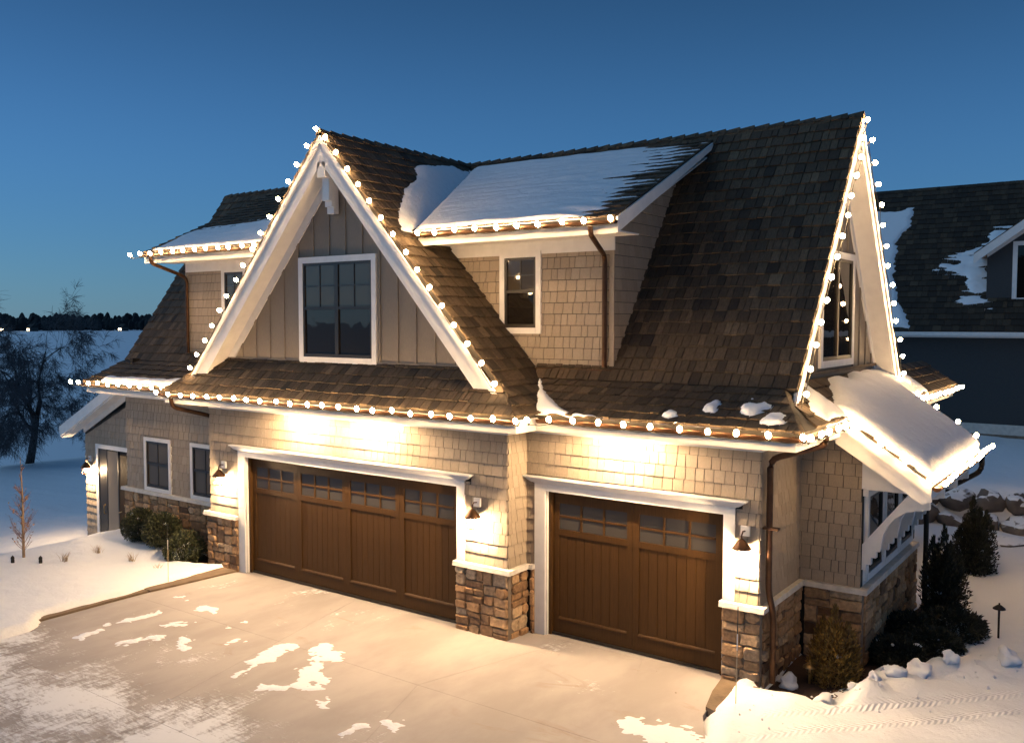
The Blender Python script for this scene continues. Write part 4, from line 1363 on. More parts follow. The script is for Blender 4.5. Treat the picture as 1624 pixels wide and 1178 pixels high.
# trodden and shovelled leftovers of snow on the driveway
def px_ground(px, py, z=0.0):
    fw_ = Vector((-math.sin(YAW) * math.cos(PITCH), math.cos(YAW) * math.cos(PITCH), -math.sin(PITCH)))
    r_ = Vector((math.cos(YAW), math.sin(YAW), 0)); u_ = r_.cross(fw_)
    d = fw_ + r_ * ((px - 812) / FPX) - u_ * ((py - 589) / FPX)
    return CAMPOS + d * ((z - CAMPOS.z) / d.z)
SEGS = [((290, 947), (296, 948), .10), ((318, 963), (336, 969), .12), ((176, 990), (246, 974), .09), ((127, 1011), (157, 998), .10), ((272, 992), (288, 991), .13), ((198, 1018), (262, 1007), .11), ((286, 1012), (294, 1028), .13),
        ((362, 1020), (376, 1014), .10), ((346, 999), (366, 995), .06), ((386, 986), (398, 989), .05), ((412, 1048), (455, 1026), .20), ((505, 1028), (522, 1040), .24), ((514, 1040), (478, 1085), .16), ((500, 1060), (505, 1092), .13),
        ((415, 1092), (445, 1090), .12), ((509, 1110), (516, 1120), .10), ((360, 1080), (410, 1050), .03), ((1000, 1142), (1030, 1160), .20), ((1035, 1158), (1090, 1175), .26), ((610, 1142), (640, 1150), .09), ((520, 1172), (580, 1150), .06)]
SEGW = [(px_ground(*a), px_ground(*b), w) for a, b, w in SEGS]
def f_dw(U, V):
    best = np.full(U.shape, -9.)
    for a, b, w in SEGW:
        ex, ey = b.x - a.x, b.y - a.y
        t = np.clip(((U - a.x) * ex + (V - a.y) * ey) / (ex * ex + ey * ey + 1e-9), 0, 1)
        best = np.maximum(best, w - np.hypot(U - a.x - t * ex, V - a.y - t * ey))
    d = best - .03 + (fbm(U * 5, V * 5, 5) - .5) * .40 + (fbm(U * 15, V * 15, 3) - .5) * .22
    return np.where(d > 0, .002 + .016 * np.sqrt(np.clip(d / .15, 0, 1)), d * .3 - .002)
snow_sheet((0, 0, 0), (1, 0, 0), (0, 1, 0), (-.3, 10.6), (-5.5, -.3), f_dw, 'thin trodden patches of snow left on the concrete driveway', step=.04, nm='driveway_snow')

# ------------------------------------------------------------------ emit shingles, shakes and stones
bv, bf = [], []
for V, F in BASE_POLYS:
    o = len(bv); bv += [Vector(v) for v in V]; bf += [[i + o for i in f] for f in F]
BVH = BVHTree.FromPolygons(bv, bf)
fwd = Vector((-math.sin(YAW) * math.cos(PITCH), math.cos(YAW) * math.cos(PITCH), -math.sin(PITCH)))
rgt = Vector((math.cos(YAW), math.sin(YAW), 0)); upv = rgt.cross(fwd)
def seen_area(V, F):
    n = len(F[0]) if len(F) < 20 else len(F[-1])
    f = F[0] if len(F) < 20 else F[-1]
    pts = []
    for i in f:
        d = V[i] - CAMPOS
        z = d.dot(fwd)
        if z < .5: return 0
        pts.append((d.dot(rgt) / z * FPX, d.dot(upv) / z * FPX))
    a = area2(pts)
    if a <= 0: return 0
    cx = sum(p[0] for p in pts) / len(pts); cyy = sum(p[1] for p in pts) / len(pts)
    if abs(cx) > 820 or abs(cyy) > 595: return 0
    c = Vector((0, 0, 0))
    for i in f: c += V[i]
    c /= len(f)
    d = c - CAMPOS
    hit = BVH.ray_cast(CAMPOS, d.normalized(), d.length - .12)
    return 0 if hit[0] is not None else a
LIMIT = 300
def emit_pieces(kind, field_name):
    L = PIECES.get(kind, [])
    sc_ = [(seen_area(p[1], p[2]), i) for i, p in enumerate(L)]
    sc_.sort(reverse=True)
    top = set(i for a, i in sc_[:LIMIT] if a > 0)
    rest = {}
    for i, (par, V, F, tn, m) in enumerate(L):
        if i in top:
            MB().add(V, F, tn).build(kind, m, par)
        else:
            rest.setdefault(par.name, [par, m, MB()])[2].add(V, F, tn)
    for par, m, b in rest.values():
        o = b.build(field_name, m, par)
        tag(o, kind='stuff')
emit_pieces('shake', 'shake_field')
emit_pieces('shingle', 'shingle_field')
emit_pieces('stone', 'stone_field')
#PART2
# ------------------------------------------------------------------ neighbouring house behind
nb = thing('neighbour_house', 'dark grey neighbouring house with a long shake roof and a small gabled dormer', 'house')
NY, NZ, NRY, NRZ, NX0, NX1 = 22.0, 4.63, 27.0, 10.3, -6.0, 30.0
ns = (NRZ - NZ) / (NRY - NY)
MB().box(NX0 + .4, NX1 - .4, NY + .5, 2 * NRY - NY - .5, .3, NZ - .02).build('wall', 'nsiding', nb)
MB().box(NX0 + .39, NX1 - .39, NY + .46, NY + .499, 1.28, 1.62).build('water_table', 'cap', nb)
MB().box(NX0 + .395, NX1 - .395, NY + .47, NY + .4985, .3, 1.279).build('foundation', 'mortar', nb)
nroof = MB().prism([(NX0, NY, NZ + .1), (NX1, NY, NZ + .1), (NX1, NRY, NRZ), (NX0, NRY, NRZ)], (0, .05, -.06)).build('roof', 'shake', nb)
MB().prism([(NX0, 2 * NRY - NY, NZ + .1), (NX1, 2 * NRY - NY, NZ + .1), (NX1, NRY + .001, NRZ), (NX0, NRY + .001, NRZ)], (0, -.05, -.06)).build('rear_slope', 'shake', nroof)
for xx in (NX0 + .45, NX1 - .55):
    MB().prism([(xx, NY + .6, NZ - .03), (xx, 2 * NRY - NY - .6, NZ - .03), (xx, NRY, NRZ - .35)], (.1, 0, 0)).build('gable_wall', 'nsiding', nb)
PIECES.pop('shake', None)
courses('shake', 'shake', nroof, (0, NY, NZ + .1), (1, 0, 0), (0, NRY - NY, NRZ - NZ - .1), [[(3.0, NY, NZ + .1), (19, NY, NZ + .1), (19, NRY, NRZ), (3.0, NRY, NRZ)]],
        course=.27, wr=(.12, .34), thick=.03, gap=.01, jit=.012, seed=77, tone=(.12, .15))
fb = MB()
for (par, V, F, tn, m) in PIECES['shake']: fb.add(V, F, tn)
tag(fb.build('shake_field', 'shake', nroof), kind='stuff')
box('fascia', 'white', nb, NX0, NX1, NY - .02, NY + .02, NZ - .10, NZ + .07)
box('gutter', 'white', nb, NX0, NX1, NY - .15, NY - .025, NZ - .04, NZ + .09)
box('soffit', 'white', nb, NX0, NX1, NY + .021, NY + .499, NZ - .06, NZ - .04)
nd = bpy.data.objects.new('dormer', None); COL.objects.link(nd); nd.parent = nb
dx0, dx1, dyf, dpk = 10.03, 12.75, 23.0, 11.39
def ndz(x): return 7.46 + (1.0 if x < dpk else -1.0) * (x - dx0 if x < dpk else x - dx1) * .74
MB().prism([(dx0, dyf, 5.2), (dx1, dyf, 5.2), (dx1, dyf, ndz(dx1)), (dpk, dyf, ndz(dpk)), (dx0, dyf, ndz(dx0))], (0, 3.2, 0)).build('wall', 'nsiding', nd)
for s in (1, -1):
    a, b_ = (dx0 - .36, dpk) if s > 0 else (dx1 + .36, dpk)
    za, zb_ = ndz(dpk) - .74 * abs(a - dpk), ndz(dpk)
    MB().prism([(a, dyf - .40, za + .12), (b_, dyf - .40, zb_ + .12), (b_, dyf + 3.6, zb_ + .12), (a, dyf + 3.6, za + .12)], (0, 0, .07)).build('roof', 'shake', nd)
    MB().prism([(a, dyf - .42, za - .16), (b_, dyf - .42, zb_ - .16), (b_, dyf - .42, zb_ + .15), (a, dyf - .42, za + .15)], (0, .04, 0)).build('rake_board', 'white', nd)
    MB().prism([(a, dyf - .379, za - .02), (b_, dyf - .379, zb_ - .02), (b_, dyf - .001, zb_ - .02), (a, dyf - .001, za - .02)], (0, 0, .03)).build('soffit', 'white', nd)
    MB().prism([(dx0 if s > 0 else dx1, dyf - .03, za + .05), (b_, dyf - .03, zb_ - .25), (b_, dyf - .03, zb_ - .03), (dx0 if s > 0 else dx1, dyf - .03, za + .26)], (0, .028, 0)).build('frieze_board', 'white', nd)
box('casing', 'white', nd, 10.80, 10.94, dyf - .05, dyf - .001, 5.72, 7.75)
box('casing', 'white', nd, 11.84, 11.98, dyf - .05, dyf - .001, 5.72, 7.75)
box('sill', 'white', nd, 10.941, 11.839, dyf - .05, dyf - .001, 5.72, 5.86)
box('head_casing', 'white', nd, 10.941, 11.839, dyf - .05, dyf - .001, 7.61, 7.75)
box('pane', 'glass', nd, 10.942, 11.838, dyf - .02, dyf - .002, 5.861, 7.609)
nvl = math.hypot(NRY - NY, NRZ - NZ - .1)
def f_n(U, V):
    # a long tongue on the left, a streaky patch running up to the dormer
    w = (fbm(U * 1.3, V * 1.3, 4) - .5)
    c = 5.9 + 1.35 * np.clip((3.6 - V) / 3.6, 0, 1) + .5 * w
    d1 = np.minimum(np.minimum((c + .55 + .5 * np.clip((V - 2.5) / 3, 0, 1)) - U, U - (c - 1.4)), np.minimum(6.3 - V + .4 * w, V - .15))
    m = np.minimum(10.0 + .12 * (V - 2) - U + 2.2 * np.clip((V - 3.6) / 2, 0, 1), U - 8.6 - .55 * np.abs(V - 2.9) + 1.5 * w)
    d2 = np.minimum(m, np.minimum(V - 1.35, 5.0 - V))
    d2 = d2 + (fbm(U * .8, V * 5, 4) - .5) * .9 - .1
    d = np.maximum(d1 * .6, d2 * .12) + (fbm(U * 2, V * 8, 4) - .5) * .12
    return .03 + np.clip(d, -1, .05)
snow_sheet((0, NY, NZ + .1), (1, 0, 0), (0, NRY - NY, NRZ - NZ - .1), (3.5, 13), (.05, 6.6), f_n, 'tongue and streaks of snow on the neighbouring roof', step=.07)

# ------------------------------------------------------------------ plants
def leaf(b, c, d, n, L, w, tone):
    d = d.normalized(); s = d.cross(n)
    s = s.normalized() if s.length > 1e-4 else Vector((1, 0, 0))
    b.add([c, c + d * L * .5 + s * w, c + d * L, c + d * L * .5 - s * w], [(0, 1, 2, 3)], tone)
def rvec():
    z = rnd(-1, 1); a = rnd(0, 2 * math.pi); r = math.sqrt(1 - z * z)
    return Vector((r * math.cos(a), r * math.sin(a), z))
def shrub(nm, label, cat, c, rx, rz, nleaf, m, group=None, L=.05, w=.013, upward=.3, shape='ball', seed=1):
    random.seed(seed)
    t = thing(nm, label, cat, group, loc=tuple(c))
    c = Vector(c)
    lum = [(rvec(), rnd(.6, 1)) for _ in range(14)]
    plumes = [((0, 0), 1.0)] + [((rx * f_ * math.cos(a_), rx * f_ * math.sin(a_)), h_) for f_, a_, h_ in ((rnd(.35, .68), k_ * .9 + rnd(-.2, .2), rnd(.6, .88)) for k_ in range(9))]
    b = MB()
    for i in range(nleaf):
        v = rvec()
        k = 1 + .16 * max((v.dot(q) - .75) / .25 * a for q, a in lum if True) if max(v.dot(q) for q, a in lum) > .75 else rnd(.86, .98)
        rr = (rnd(.25, 1) ** .38) * k
        if shape == 'ball':
            p = Vector((v.x * rx * rr, v.y * rx * rr, rz + v.z * rz * rr))
        elif shape == 'plumes':      # several upright sprays side by side
            q, hq = plumes[i % len(plumes)]
            h = rnd(0, 1)
            pr = rx * .40 * (.55 + .45 * min(1, h * 3)) * (1 if h < .5 else max(.05, 1 - ((h - .5) / .5) ** 1.8))
            p = Vector((q[0], q[1], 0)) * (1 - .25 * h) + Vector((v.x, v.y, 0)) * pr * rr
            p.z = h * 2 * rz * hq
        else:               # upright, pointed
            h = rnd(0, 1)
            prof = (.62 + .38 * min(1, h * 3)) * (1 if h < .55 else max(.03, 1 - ((h - .55) / .45) ** 2.2 * .97))
            p = Vector((v.x, v.y, 0)).normalized() * rx * prof * rr * rnd(.8, 1.1)
            p.z = h * 2 * rz
        out = Vector((p.x, p.y, (p.z - rz) * .6)).normalized() if p.length > 0 else v
        d = out * .7 + Vector((0, 0, upward)) + rvec() * .7
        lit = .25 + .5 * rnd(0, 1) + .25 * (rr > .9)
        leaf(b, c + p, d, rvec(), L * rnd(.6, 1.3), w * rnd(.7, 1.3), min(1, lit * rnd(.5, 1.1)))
    inv_parent(b.build('foliage', m), t)
    s = MB()
    for i in range(9):
        a = rnd(0, 6.28); q = rnd(.3, .8)
        s.tube([c + Vector((0, 0, -.08)), c + Vector((math.cos(a) * rx * .3 * q, math.sin(a) * rx * .3 * q, rz * .6)), c + Vector((math.cos(a) * rx * .7 * q, math.sin(a) * rx * .7 * q, rz * 1.5))], [.015, .01, .004], 5)
    inv_parent(s.build('stems', 'bark'), t)
    return t
for i, (x, y, r_, z_) in enumerate(((-3.72, -.02, .37, .36), (-2.86, -.06, .39, .37), (-1.92, -.16, .43, .36))):
    shrub('boxwood_shrub', ('clipped boxwood next to the entry corner of the stone wall', 'middle clipped boxwood under the two small windows', 'looser boxwood beside the mulch and the garage pier')[i], 'shrub', (x, y, H(x, y) - .03), r_, z_, 7000, 'box_leaf', 'boxwoods along the stone wall', L=.045, w=.012, seed=50 + i)
shrub('arborvitae_shrub', 'small golden arborvitae lit by the lantern at the house corner', 'shrub', (11.22, 1.42, -.12), .42, .58, 7000, 'gold_leaf', L=.075, w=.011, upward=1.3, shape='plumes', seed=60)
shrub('arborvitae_shrub', 'tall dark arborvitae at the far end of the bracketed bay', 'shrub', (11.98, 5.1, -.05), .40, .82, 9000, 'dark_leaf', L=.085, w=.013, upward=1.3, shape='plumes', seed=61)
shrub('arborvitae_shrub', 'dark arborvitae standing behind the tall one, before the boulder wall', 'shrub', (11.95, 8.3, -.05), .46, .80, 9000, 'dark_leaf', L=.085, w=.013, upward=1.3, shape='plumes', seed=62)
for i, (x, y, r_, z_) in enumerate(((11.78, 2.75, .42, .17), (12.12, 3.35, .45, .20), (12.25, 4.25, .50, .24), (11.75, 3.8, .4, .22))):
    shrub('juniper_shrub', ('low dark juniper nearest the golden arborvitae', 'low dark juniper at the edge of the ploughed snow', 'broad dark juniper in front of the tall arborvitae', 'low dark juniper against the bay stonework')[i], 'shrub', (x, y, -.08), r_, z_, 5200, 'dark_leaf', 'junipers below the bay', L=.085, w=.014, upward=.35, seed=70 + i)

# bare trees
def bare_tree(nm, label, base, height, spread, depth, seed, lean=(0, 0), mt='bark', mtw='twig', nchild=(2, 4), droop=.0, r0=.2, twig_n=6, group=None, thin=.03):
    random.seed(seed)
    t = thing(nm, label, 'tree', group, loc=tuple(base))
    tr, cr = MB(), MB()
    def grow(p, d, L, r, lev):
        n = 4
        path, rad = [p], [r]
        for i in range(n):
            d = (d + rvec() * .22 + Vector((0, 0, .10 if lev < 2 else -droop))).normalized()
            p = p + d * L / n
            path.append(p); rad.append(r * (1 - .5 * (i + 1) / n))
        (tr if r > thin else cr).tube(path, rad, 7 if r > thin else 3, caps=False)
        if lev >= depth: return
        k = random.randint(*nchild) + (twig_n if lev == depth - 1 else 0)
        for j in range(k):
            f = rnd(.35, 1) if j else 1
            q = path[min(n, max(1, round(f * n)))]
            dd = (d + rvec() * spread).normalized()
            if lev < 2 and dd.z < .05: dd.z = abs(dd.z) + .1
            grow(q, dd, L * rnd(.55, .85), max(.007 if height > 3.2 else .006, rad[min(n, round(f * n))] * rnd(.5, .8)), lev + 1)
    grow(Vector(base) + Vector((0, 0, -.2)), Vector((lean[0], lean[1], 1)).normalized(), height * .34, r0, 0)
    inv_parent(tr.build('trunk', mt, smooth=True), t)
    inv_parent(cr.build('crown', mtw), t)
    return t
bx, by = -30.2, 10.4
bare_tree('bare_tree', 'bare spreading tree with drooping twigs standing by the frozen lake', (bx, by, H(bx, by)), 9.6, .9, 6, 9, lean=(.12, .1), r0=.21, droop=.10, twig_n=11, nchild=(3, 5), thin=.02)
for i, (x, y, h_) in enumerate(((-33, 15.5, 3.4), (-32, 18.5, 3.0))):
    bare_tree('bare_bush', ('dark bare bush on the lake bank beside the spreading tree', 'dark bare bush on the lake bank behind the entry corner')[i], (x, y, H(x, y)), h_, 1.0, 4, 21 + i, r0=.06, droop=.02, nchild=(4, 6), twig_n=5, thin=.012)

# staked sapling with a few dead leaves
random.seed(31)
sx, sy = -4.68, -2.15
sz = H(sx, sy)
sap = thing('sapling', 'slender young tree with reddish twigs and a few dead leaves in the snow', 'tree', loc=(sx, sy, sz))
st2, tw, lf = MB(), MB(), MB()
st2.tube([(sx, sy, sz - .1), (sx + .01, sy, sz + .7), (sx, sy + .01, sz + 1.4), (sx - .02, sy, sz + 2.15)], [.030, .026, .017, .004], 8)
for i in range(58):
    h = rnd(.10, 1.95); a = rnd(0, 6.28)
    L = (.62 if h > .35 else .38) * (1 - h / 2.3) * rnd(.6, 1.1)
    p = Vector((sx, sy, sz + h)); d = Vector((math.cos(a), math.sin(a), rnd(.7, 1.3))).normalized()
    q = p + d * L * .5 + Vector((0, 0, .02)); e = q + (d + Vector((0, 0, .5)) + rvec() * .2).normalized() * L * .5
    tw.tube([p, q, e], [.007, .005, .002], 4, caps=False)
    for k in range(3):
        s0 = p.lerp(e, rnd(.3, .9)); d2 = (d + rvec() * .8).normalized()
        tw.tube([s0, s0 + d2 * L * .3], [.003, .0015], 3, caps=False)
    if h < 1.15 and rnd(0, 1) < .75:
        for k in range(2):
            leaf(lf, p.lerp(e, rnd(.5, 1)) + rvec() * .03, rvec(), rvec(), .06, .018, .5)
inv_parent(st2.build('trunk', 'sap_bark', smooth=True), sap)
inv_parent(tw.build('twigs', 'sap_twig'), sap)
inv_parent(lf.build('dead_leaves', 'dry_leaf'), sap)

# dry grass tufts poking out of the snow
for i, (x, y, n_) in enumerate(((-3.66, -1.80, 16), (-3.70, -1.05, 14), (-2.50, -.98, 12), (-1.52, -1.03, 6))):
    z = H(x, y)
    b = MB()
    for k in range(n_ * 2):
        a = rnd(0, 6.28); o = Vector((x + rnd(-.07, .07), y + rnd(-.05, .05), z - .03)); L = rnd(.12, .24) * (1 if i < 3 else .6)
        d = Vector((math.cos(a) * .35, math.sin(a) * .35, 1)).normalized()
        b.tube([o, o + d * L * .6, o + d * L + Vector((math.cos(a), math.sin(a), -.2)) * .03], [.004, .003, .001], 3, rnd(0, 1), caps=False)
    o = b.build('grass_tuft', 'dry_grass')
    tag(o, ('tuft of dry grass in the snow next to the sapling', 'tuft of dry grass in the snow in front of the entry door', 'tuft of dry grass in the snow in front of the clipped boxwoods', 'few dry blades in the snow near the white marker rod')[i], 'grass tuft', 'dry grass tufts in the yard')

# small dark stake lights beside the sapling
for i, (x, y) in enumerate(((-4.42, -2.50), (-3.93, -2.17))):
    z = H(x, y)
    t = thing('stake_light', ('small unlit stake light left of the sapling trunk', 'small unlit stake light on the garage side of the sapling trunk')[i], 'stake light', 'stake lights by the sapling', loc=(x, y, z))
    inv_parent(MB().lathe([(.02, z - .05), (.035, z + .0), (.038, z + .06), (.028, z + .09)], x, y, 8).build('body', 'dark_metal'), t)
    inv_parent(MB().lathe([(.042, z + .09), (.03, z + .13), (.0005, z + .16)], x, y, 8).build('cap', 'dark_metal'), t)

# mushroom path lights (unlit)
for (x, y, h_, m, lab) in ((10.95, 1.18, .34, 'brass', 'brass mushroom path light beside the golden arborvitae'), (12.92, 4.38, .52, 'dark_metal', 'black mushroom path light standing alone in the open snow')):
    z = H(x, y) - .02
    t = thing('path_light', lab, 'path light', 'unlit path lights', loc=(x, y, z))
    inv_parent(MB().tube([(x, y, z - .1), (x, y, z + h_)], .016, 8).build('post', m), t)
    inv_parent(MB().lathe([(.095, z + h_ - .035), (.09, z + h_ - .02), (.035, z + h_ + .025), (.014, z + h_ + .035), (.012, z + h_ + .06), (.0005, z + h_ + .065)], x, y, 14).build('cap', m), t)

# driveway marker rods
for (x, y, h_, lab) in ((-.62, -1.38, 1.12, 'thin pale driveway marker rod standing in the yard snow'), (10.52, -.50, 1.28, 'thin driveway marker rod in front of the stone pier by the single door')):
    z = H(x, y)
    t = thing('marker_rod', lab, 'marker rod', 'driveway marker rods', loc=(x, y, z))
    inv_parent(MB().tube([(x, y, z - .1), (x + .01, y, z + h_ * .55)], .006, 6).build('lower_rod', 'orange'), t)
    inv_parent(MB().tube([(x + .01, y, z + h_ * .55), (x + .012, y, z + h_ * .72)], .0075, 6).build('reflective_band', 'white_metal'), t)
    inv_parent(MB().tube([(x + .012, y, z + h_ * .72), (x + .015, y, z + h_)], .006, 6).build('upper_rod', 'wire'), t)

# mulch beds
def mulch(nm, poly, label, n, seed):
    random.seed(seed)
    b = MB()
    xs = [p[0] for p in poly]; ys = [p[1] for p in poly]
    for k in range(n):
        x, y = rnd(min(xs), max(xs)), rnd(min(ys), max(ys))
        if len(clip_poly([(x - .001, y - .001), (x + .001, y - .001), (x, y + .001)], poly)) < 3: continue
        z = rnd(-.075, -.03)
        d = rvec(); d.z *= .35; d.normalize(); L = rnd(.03, .08); s = d.cross(Vector((0, 0, 1))).normalized() * rnd(.006, .014)
        c = Vector((x, y, z + .02))
        V = [c - d * L / 2 - s, c + d * L / 2 - s * .6, c + d * L / 2 + s * .6, c - d * L / 2 + s]
        V += [v + Vector((0, 0, rnd(.008, .014))) for v in V]
        b.add(V, [(4, 5, 6, 7), (0, 1, 5, 4), (1, 2, 6, 5), (2, 3, 7, 6), (3, 0, 4, 7)], rnd(0, 1))
    b.prism([(x, y, -.12) for x, y in poly], (0, 0, .065), .2)
    tag(b.build(nm, 'mulch'), label, 'mulch', kind='stuff')
mulch('mulch_bed', [(-2.25, -.5), (-1.5, -.42), (-.9, -.22), (-1.16, .5), (-2.3, .5)], 'brown bark mulch between the last boxwood and the garage pier', 900, 81)
mulch('mulch_bed', [(10.40, .30), (10.9, .25), (11.6, 1.0), (12.25, 2.4), (12.5, 4.2), (12.3, 6.4), (11.42, 6.4), (11.30, 2.22), (10.42, 2.22)], 'dark bark mulch under the eaves round the bracketed bay', 1800, 82)

# ------------------------------------------------------------------ boulders and snow chunks
def rock_mat():
    m = M['boulder']
    n, l = m.node_tree.nodes, m.node_tree.links
    p = n['Principled BSDF']
    src = p.inputs['Base Color'].links[0].from_socket
    g = n.new('ShaderNodeNewGeometry')
    s = n.new('ShaderNodeSeparateXYZ'); l.new(g.outputs['True Normal'], s.inputs[0])
    t = n.new('ShaderNodeTexNoise'); t.inputs['Scale'].default_value = 3.5; l.new(g.outputs['Position'], t.inputs['Vector'])
    a = n.new('ShaderNodeMath'); a.operation = 'MULTIPLY_ADD'; l.new(t.outputs[0], a.inputs[0]); a.inputs[1].default_value = .6; l.new(s.outputs[2], a.inputs[2])
    r = n.new('ShaderNodeMapRange'); r.inputs[1].default_value = 1.0; r.inputs[2].default_value = 1.1; l.new(a.outputs[0], r.inputs[0])
    mx = n.new('ShaderNodeMix'); mx.data_type = 'RGBA'; l.new(r.outputs[0], mx.inputs[0]); l.new(src, mx.inputs[6]); mx.inputs[7].default_value = (.8, .82, .84, 1)
    l.new(mx.outputs[2], p.inputs['Base Color'])
rock_mat()
import bmesh
def blob(nm, m, c, size, seed, rough=.25, sub=3, flat=0):
    rg = random.Random(seed)
    bm = bmesh.new()
    bmesh.ops.create_icosphere(bm, subdivisions=sub, radius=1)
    off = Vector((rg.uniform(0, 99), rg.uniform(0, 99), rg.uniform(0, 99)))
    cuts = [(Vector((rg.uniform(-1, 1), rg.uniform(-1, 1), rg.uniform(-.6, 1))).normalized(), rg.uniform(.55, .85)) for _ in range(7)]
    for v in bm.verts:
        p = v.co.copy()
        for nn, dd in cuts:
            k = p.dot(nn)
            if k > dd: p -= nn * (k - dd) * .9
        p += v.co * noise.noise(p * 1.6 + off) * rough + v.co * noise.noise(p * 5 + off) * rough * .3
        v.co = Vector((p.x * size[0], p.y * size[1], p.z * size[2]))
    me = bpy.data.meshes.new(nm); bm.to_mesh(me); bm.free(); me.shade_smooth()
    me.materials.append(M[m])
    o = bpy.data.objects.new(nm, me); COL.objects.link(o)
    o.location = c; o.rotation_euler = (0, 0, rg.uniform(0, 6))
    return o
random.seed(91)
bl = []
for row, (y0, zc, s) in enumerate(((12.55, .18, .50), (12.95, .62, .44))):
    x = 8.4 + .3 * row
    while x < 17.5:
        w = s * rnd(.75, 1.25)
        bl.append((x + w * .8, y0 + rnd(-.15, .15), zc + rnd(-.12, .12), w)); x += w * 1.5
for i, (x, y, z, w) in enumerate(bl):
    o = blob('boulder', 'boulder', (x, y, z), (w, w * .8, w * rnd(.62, .85)), 200 + i, .22)
    tag(o, 'snow dusted brown boulder in the %s row of the low boulder wall' % ('lower' if z < .42 else 'upper'), 'boulder', 'boulders in the %s row of the retaining wall' % ('lower' if z < .42 else 'upper'))
o = blob('boulder', 'boulder', (12.15, 11.2, H(12.15, 11.2) + .02), (.55, .4, .16), 260, .15)
tag(o, 'flat brown boulder lying alone in the snow in front of the retaining wall', 'boulder')
ck = [(10.74, .95, .02, .17, 'chunk of snow lying in the dark bed behind the downspout'), (10.56, 1.05, -.03, .07, 'small clod of snow beside the chunk in the dark bed'),
      (11.30, .62, .13, .14, 'rounded snow clod on the bank in front of the brass path light'), (11.62, 1.02, .12, .10, 'pointed snow clod right of the golden arborvitae'),
      (11.80, 1.30, .12, .12, 'snow clod on the ploughed bank before the low junipers'), (12.00, 1.62, .14, .15, 'big snow clod on the ploughed bank before the low junipers'),
      (12.22, 1.95, .15, .20, 'largest snow clod topping the ploughed bank'), (12.55, 2.45, .12, .14, 'flat snow clod on the bank beyond the largest one'), (13.2, 3.1, .16, .2, 'snow clod on the bank nearest the black path light')]
for i, (x, y, dzz, s, lab) in enumerate(ck):
    z = H(x, y)
    o = blob('snow_chunk', 'snow_lump', (x, y, (z if i > 1 else -.05) + s * .18), (s * 1.1, s * .85, s * .72), 300 + i, .55)
    tag(o, lab, 'snow chunk', 'chunks of ploughed snow')
for ob in [o_ for o_ in COL.objects if o_.name.startswith(('juniper_shrub', 'arborvitae_shrub', 'boxwood_shrub'))]:
    jr = random.Random(ob.name)
    kind_ = 0 if ob.name.startswith('juniper') else 1
    rr_, hh_ = (.34, .36) if not kind_ else (.26, .62)
    for k in range(3 if not kind_ else 2):
        a_ = jr.uniform(0, 6.28); f_ = jr.uniform(.3, .9)
        c_ = blob('snow_clump', 'snow_lump', (ob.location.x + rr_ * f_ * math.cos(a_), ob.location.y + rr_ * f_ * math.sin(a_), ob.location.z + hh_ * jr.uniform(.75, 1.05)), (jr.uniform(.04, .09), jr.uniform(.03, .06), jr.uniform(.018, .03)), jr.randint(0, 9999), .4, 2)
        inv_parent(c_, ob)
rg = random.Random(5)
b = MB()
for k in range(70):
    t = rg.uniform(0, len(BANK) - 3.01); i = int(t); f = t - i
    x = BANK[i][0] * (1 - f) + BANK[i + 1][0] * f + rg.gauss(0, .35) + .15; y = BANK[i][1] * (1 - f) + BANK[i + 1][1] * f + rg.gauss(0, .35) - .15
    s = rg.uniform(.006, .022) * (1 if rg.random() < .93 else 1.6); c = Vector((x, y, H(x, y) + s * .3))
    V = [c + Vector(v) * s * rg.uniform(.7, 1.3) for v in ((1, 0, 0), (-1, 0, 0), (0, 1, 0), (0, -1, 0), (0, 0, 1), (0, 0, -1))]
    b.add(V, [(0, 2, 4), (2, 1, 4), (1, 3, 4), (3, 0, 4), (2, 0, 5), (1, 2, 5), (3, 1, 5), (0, 3, 5)])
tag(b.build('snow_crumbs', 'snow_lump'), 'small crumbs of snow scattered along the ploughed bank', 'snow', kind='stuff')

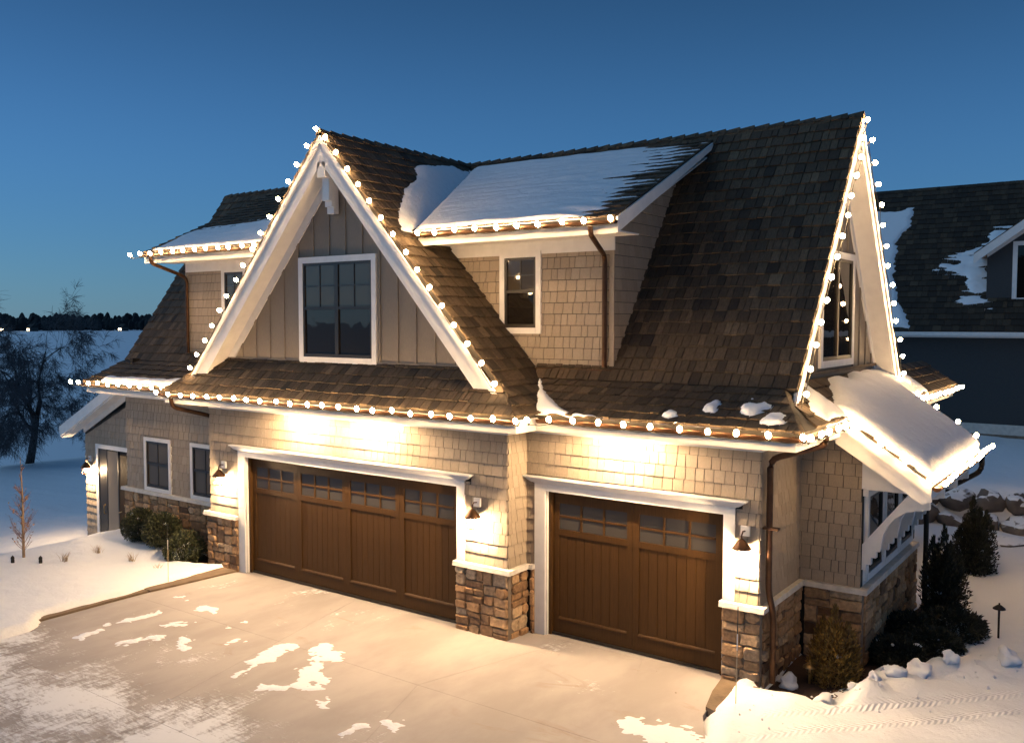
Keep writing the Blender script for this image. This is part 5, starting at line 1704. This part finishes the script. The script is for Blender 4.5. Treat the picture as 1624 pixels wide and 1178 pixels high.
# ------------------------------------------------------------------ far shore
rg = random.Random(12)
b = MB()
for k in range(2600):
    az = R(rg.uniform(-20, 125)); dist = rg.uniform(835, 980)
    x, y = CAMPOS.x - math.sin(az) * dist, CAMPOS.y + math.cos(az) * dist
    h = rg.uniform(7, 13) * (1 + .35 * (fbm(np.array([az * 14.]), np.array([.5]))[0] - .5)) + (dist - 835) * .03; w = h * rg.uniform(.22, .42)
    n = 6; V = []; a0 = rg.uniform(0, 6)
    for (rr, zz) in ((.5, .02), (1, .35), (.85, .65), (.4, .9)):
        for q in range(n):
            a = a0 + 6.283 * q / n; r2 = rr * w * rg.uniform(.7, 1.25)
            V.append((x + r2 * math.cos(a), y + r2 * math.sin(a), LAKE_Z + zz * h * rg.uniform(.94, 1.06)))
    V.append((x, y, LAKE_Z + h))
    F = []
    for i in range(3):
        F += [(i * n + q, i * n + (q + 1) % n, (i + 1) * n + (q + 1) % n, (i + 1) * n + q) for q in range(n)]
    F += [(3 * n + q, 3 * n + (q + 1) % n, 4 * n) for q in range(n)]
    b.add(V, F)
tag(b.build('far_woods', 'far_leaf'), 'dark band of leafless woods along the far lake shore', 'woods', kind='stuff')
def shore_house(az_px, w, label, lit):
    d = 820
    ang = YAW - math.atan((az_px - 812) / FPX)
    x, y = CAMPOS.x - math.sin(ang) * d, CAMPOS.y + math.cos(ang) * d
    t = thing('shore_house', label, 'house', 'lit houses on the far shore', loc=(x, y, LAKE_Z))
    inv_parent(MB().box(x - w / 2, x + w / 2, y - 3, y + 3, LAKE_Z, LAKE_Z + 3).build('wall', 'nsiding'), t)
    inv_parent(MB().prism([(x - w / 2 - .5, y - 3.5, LAKE_Z + 3.001), (x - w / 2 - .5, y + 3.5, LAKE_Z + 3.001), (x - w / 2 - .5, y, LAKE_Z + 6)], (w + 1, 0, 0)).build('roof', 'far_leaf'), t)
    for k in range(lit):
        inv_parent(MB().box(x - w / 2 + 1 + 2.6 * k, x - w / 2 + 2.2 + 2.6 * k, y - 3.06, y - 3.001, LAKE_Z + .8, LAKE_Z + 2.2).build('lit_window', 'far_lamp'), t)
shore_house(10, 9, 'far shore house with three warm lit windows behind the spreading tree', 3)
shore_house(52, 7, 'far shore house with two lit windows right of the spreading tree top', 2)
shore_house(196, 6, 'far shore house with lit windows beside the left roof edge', 2)
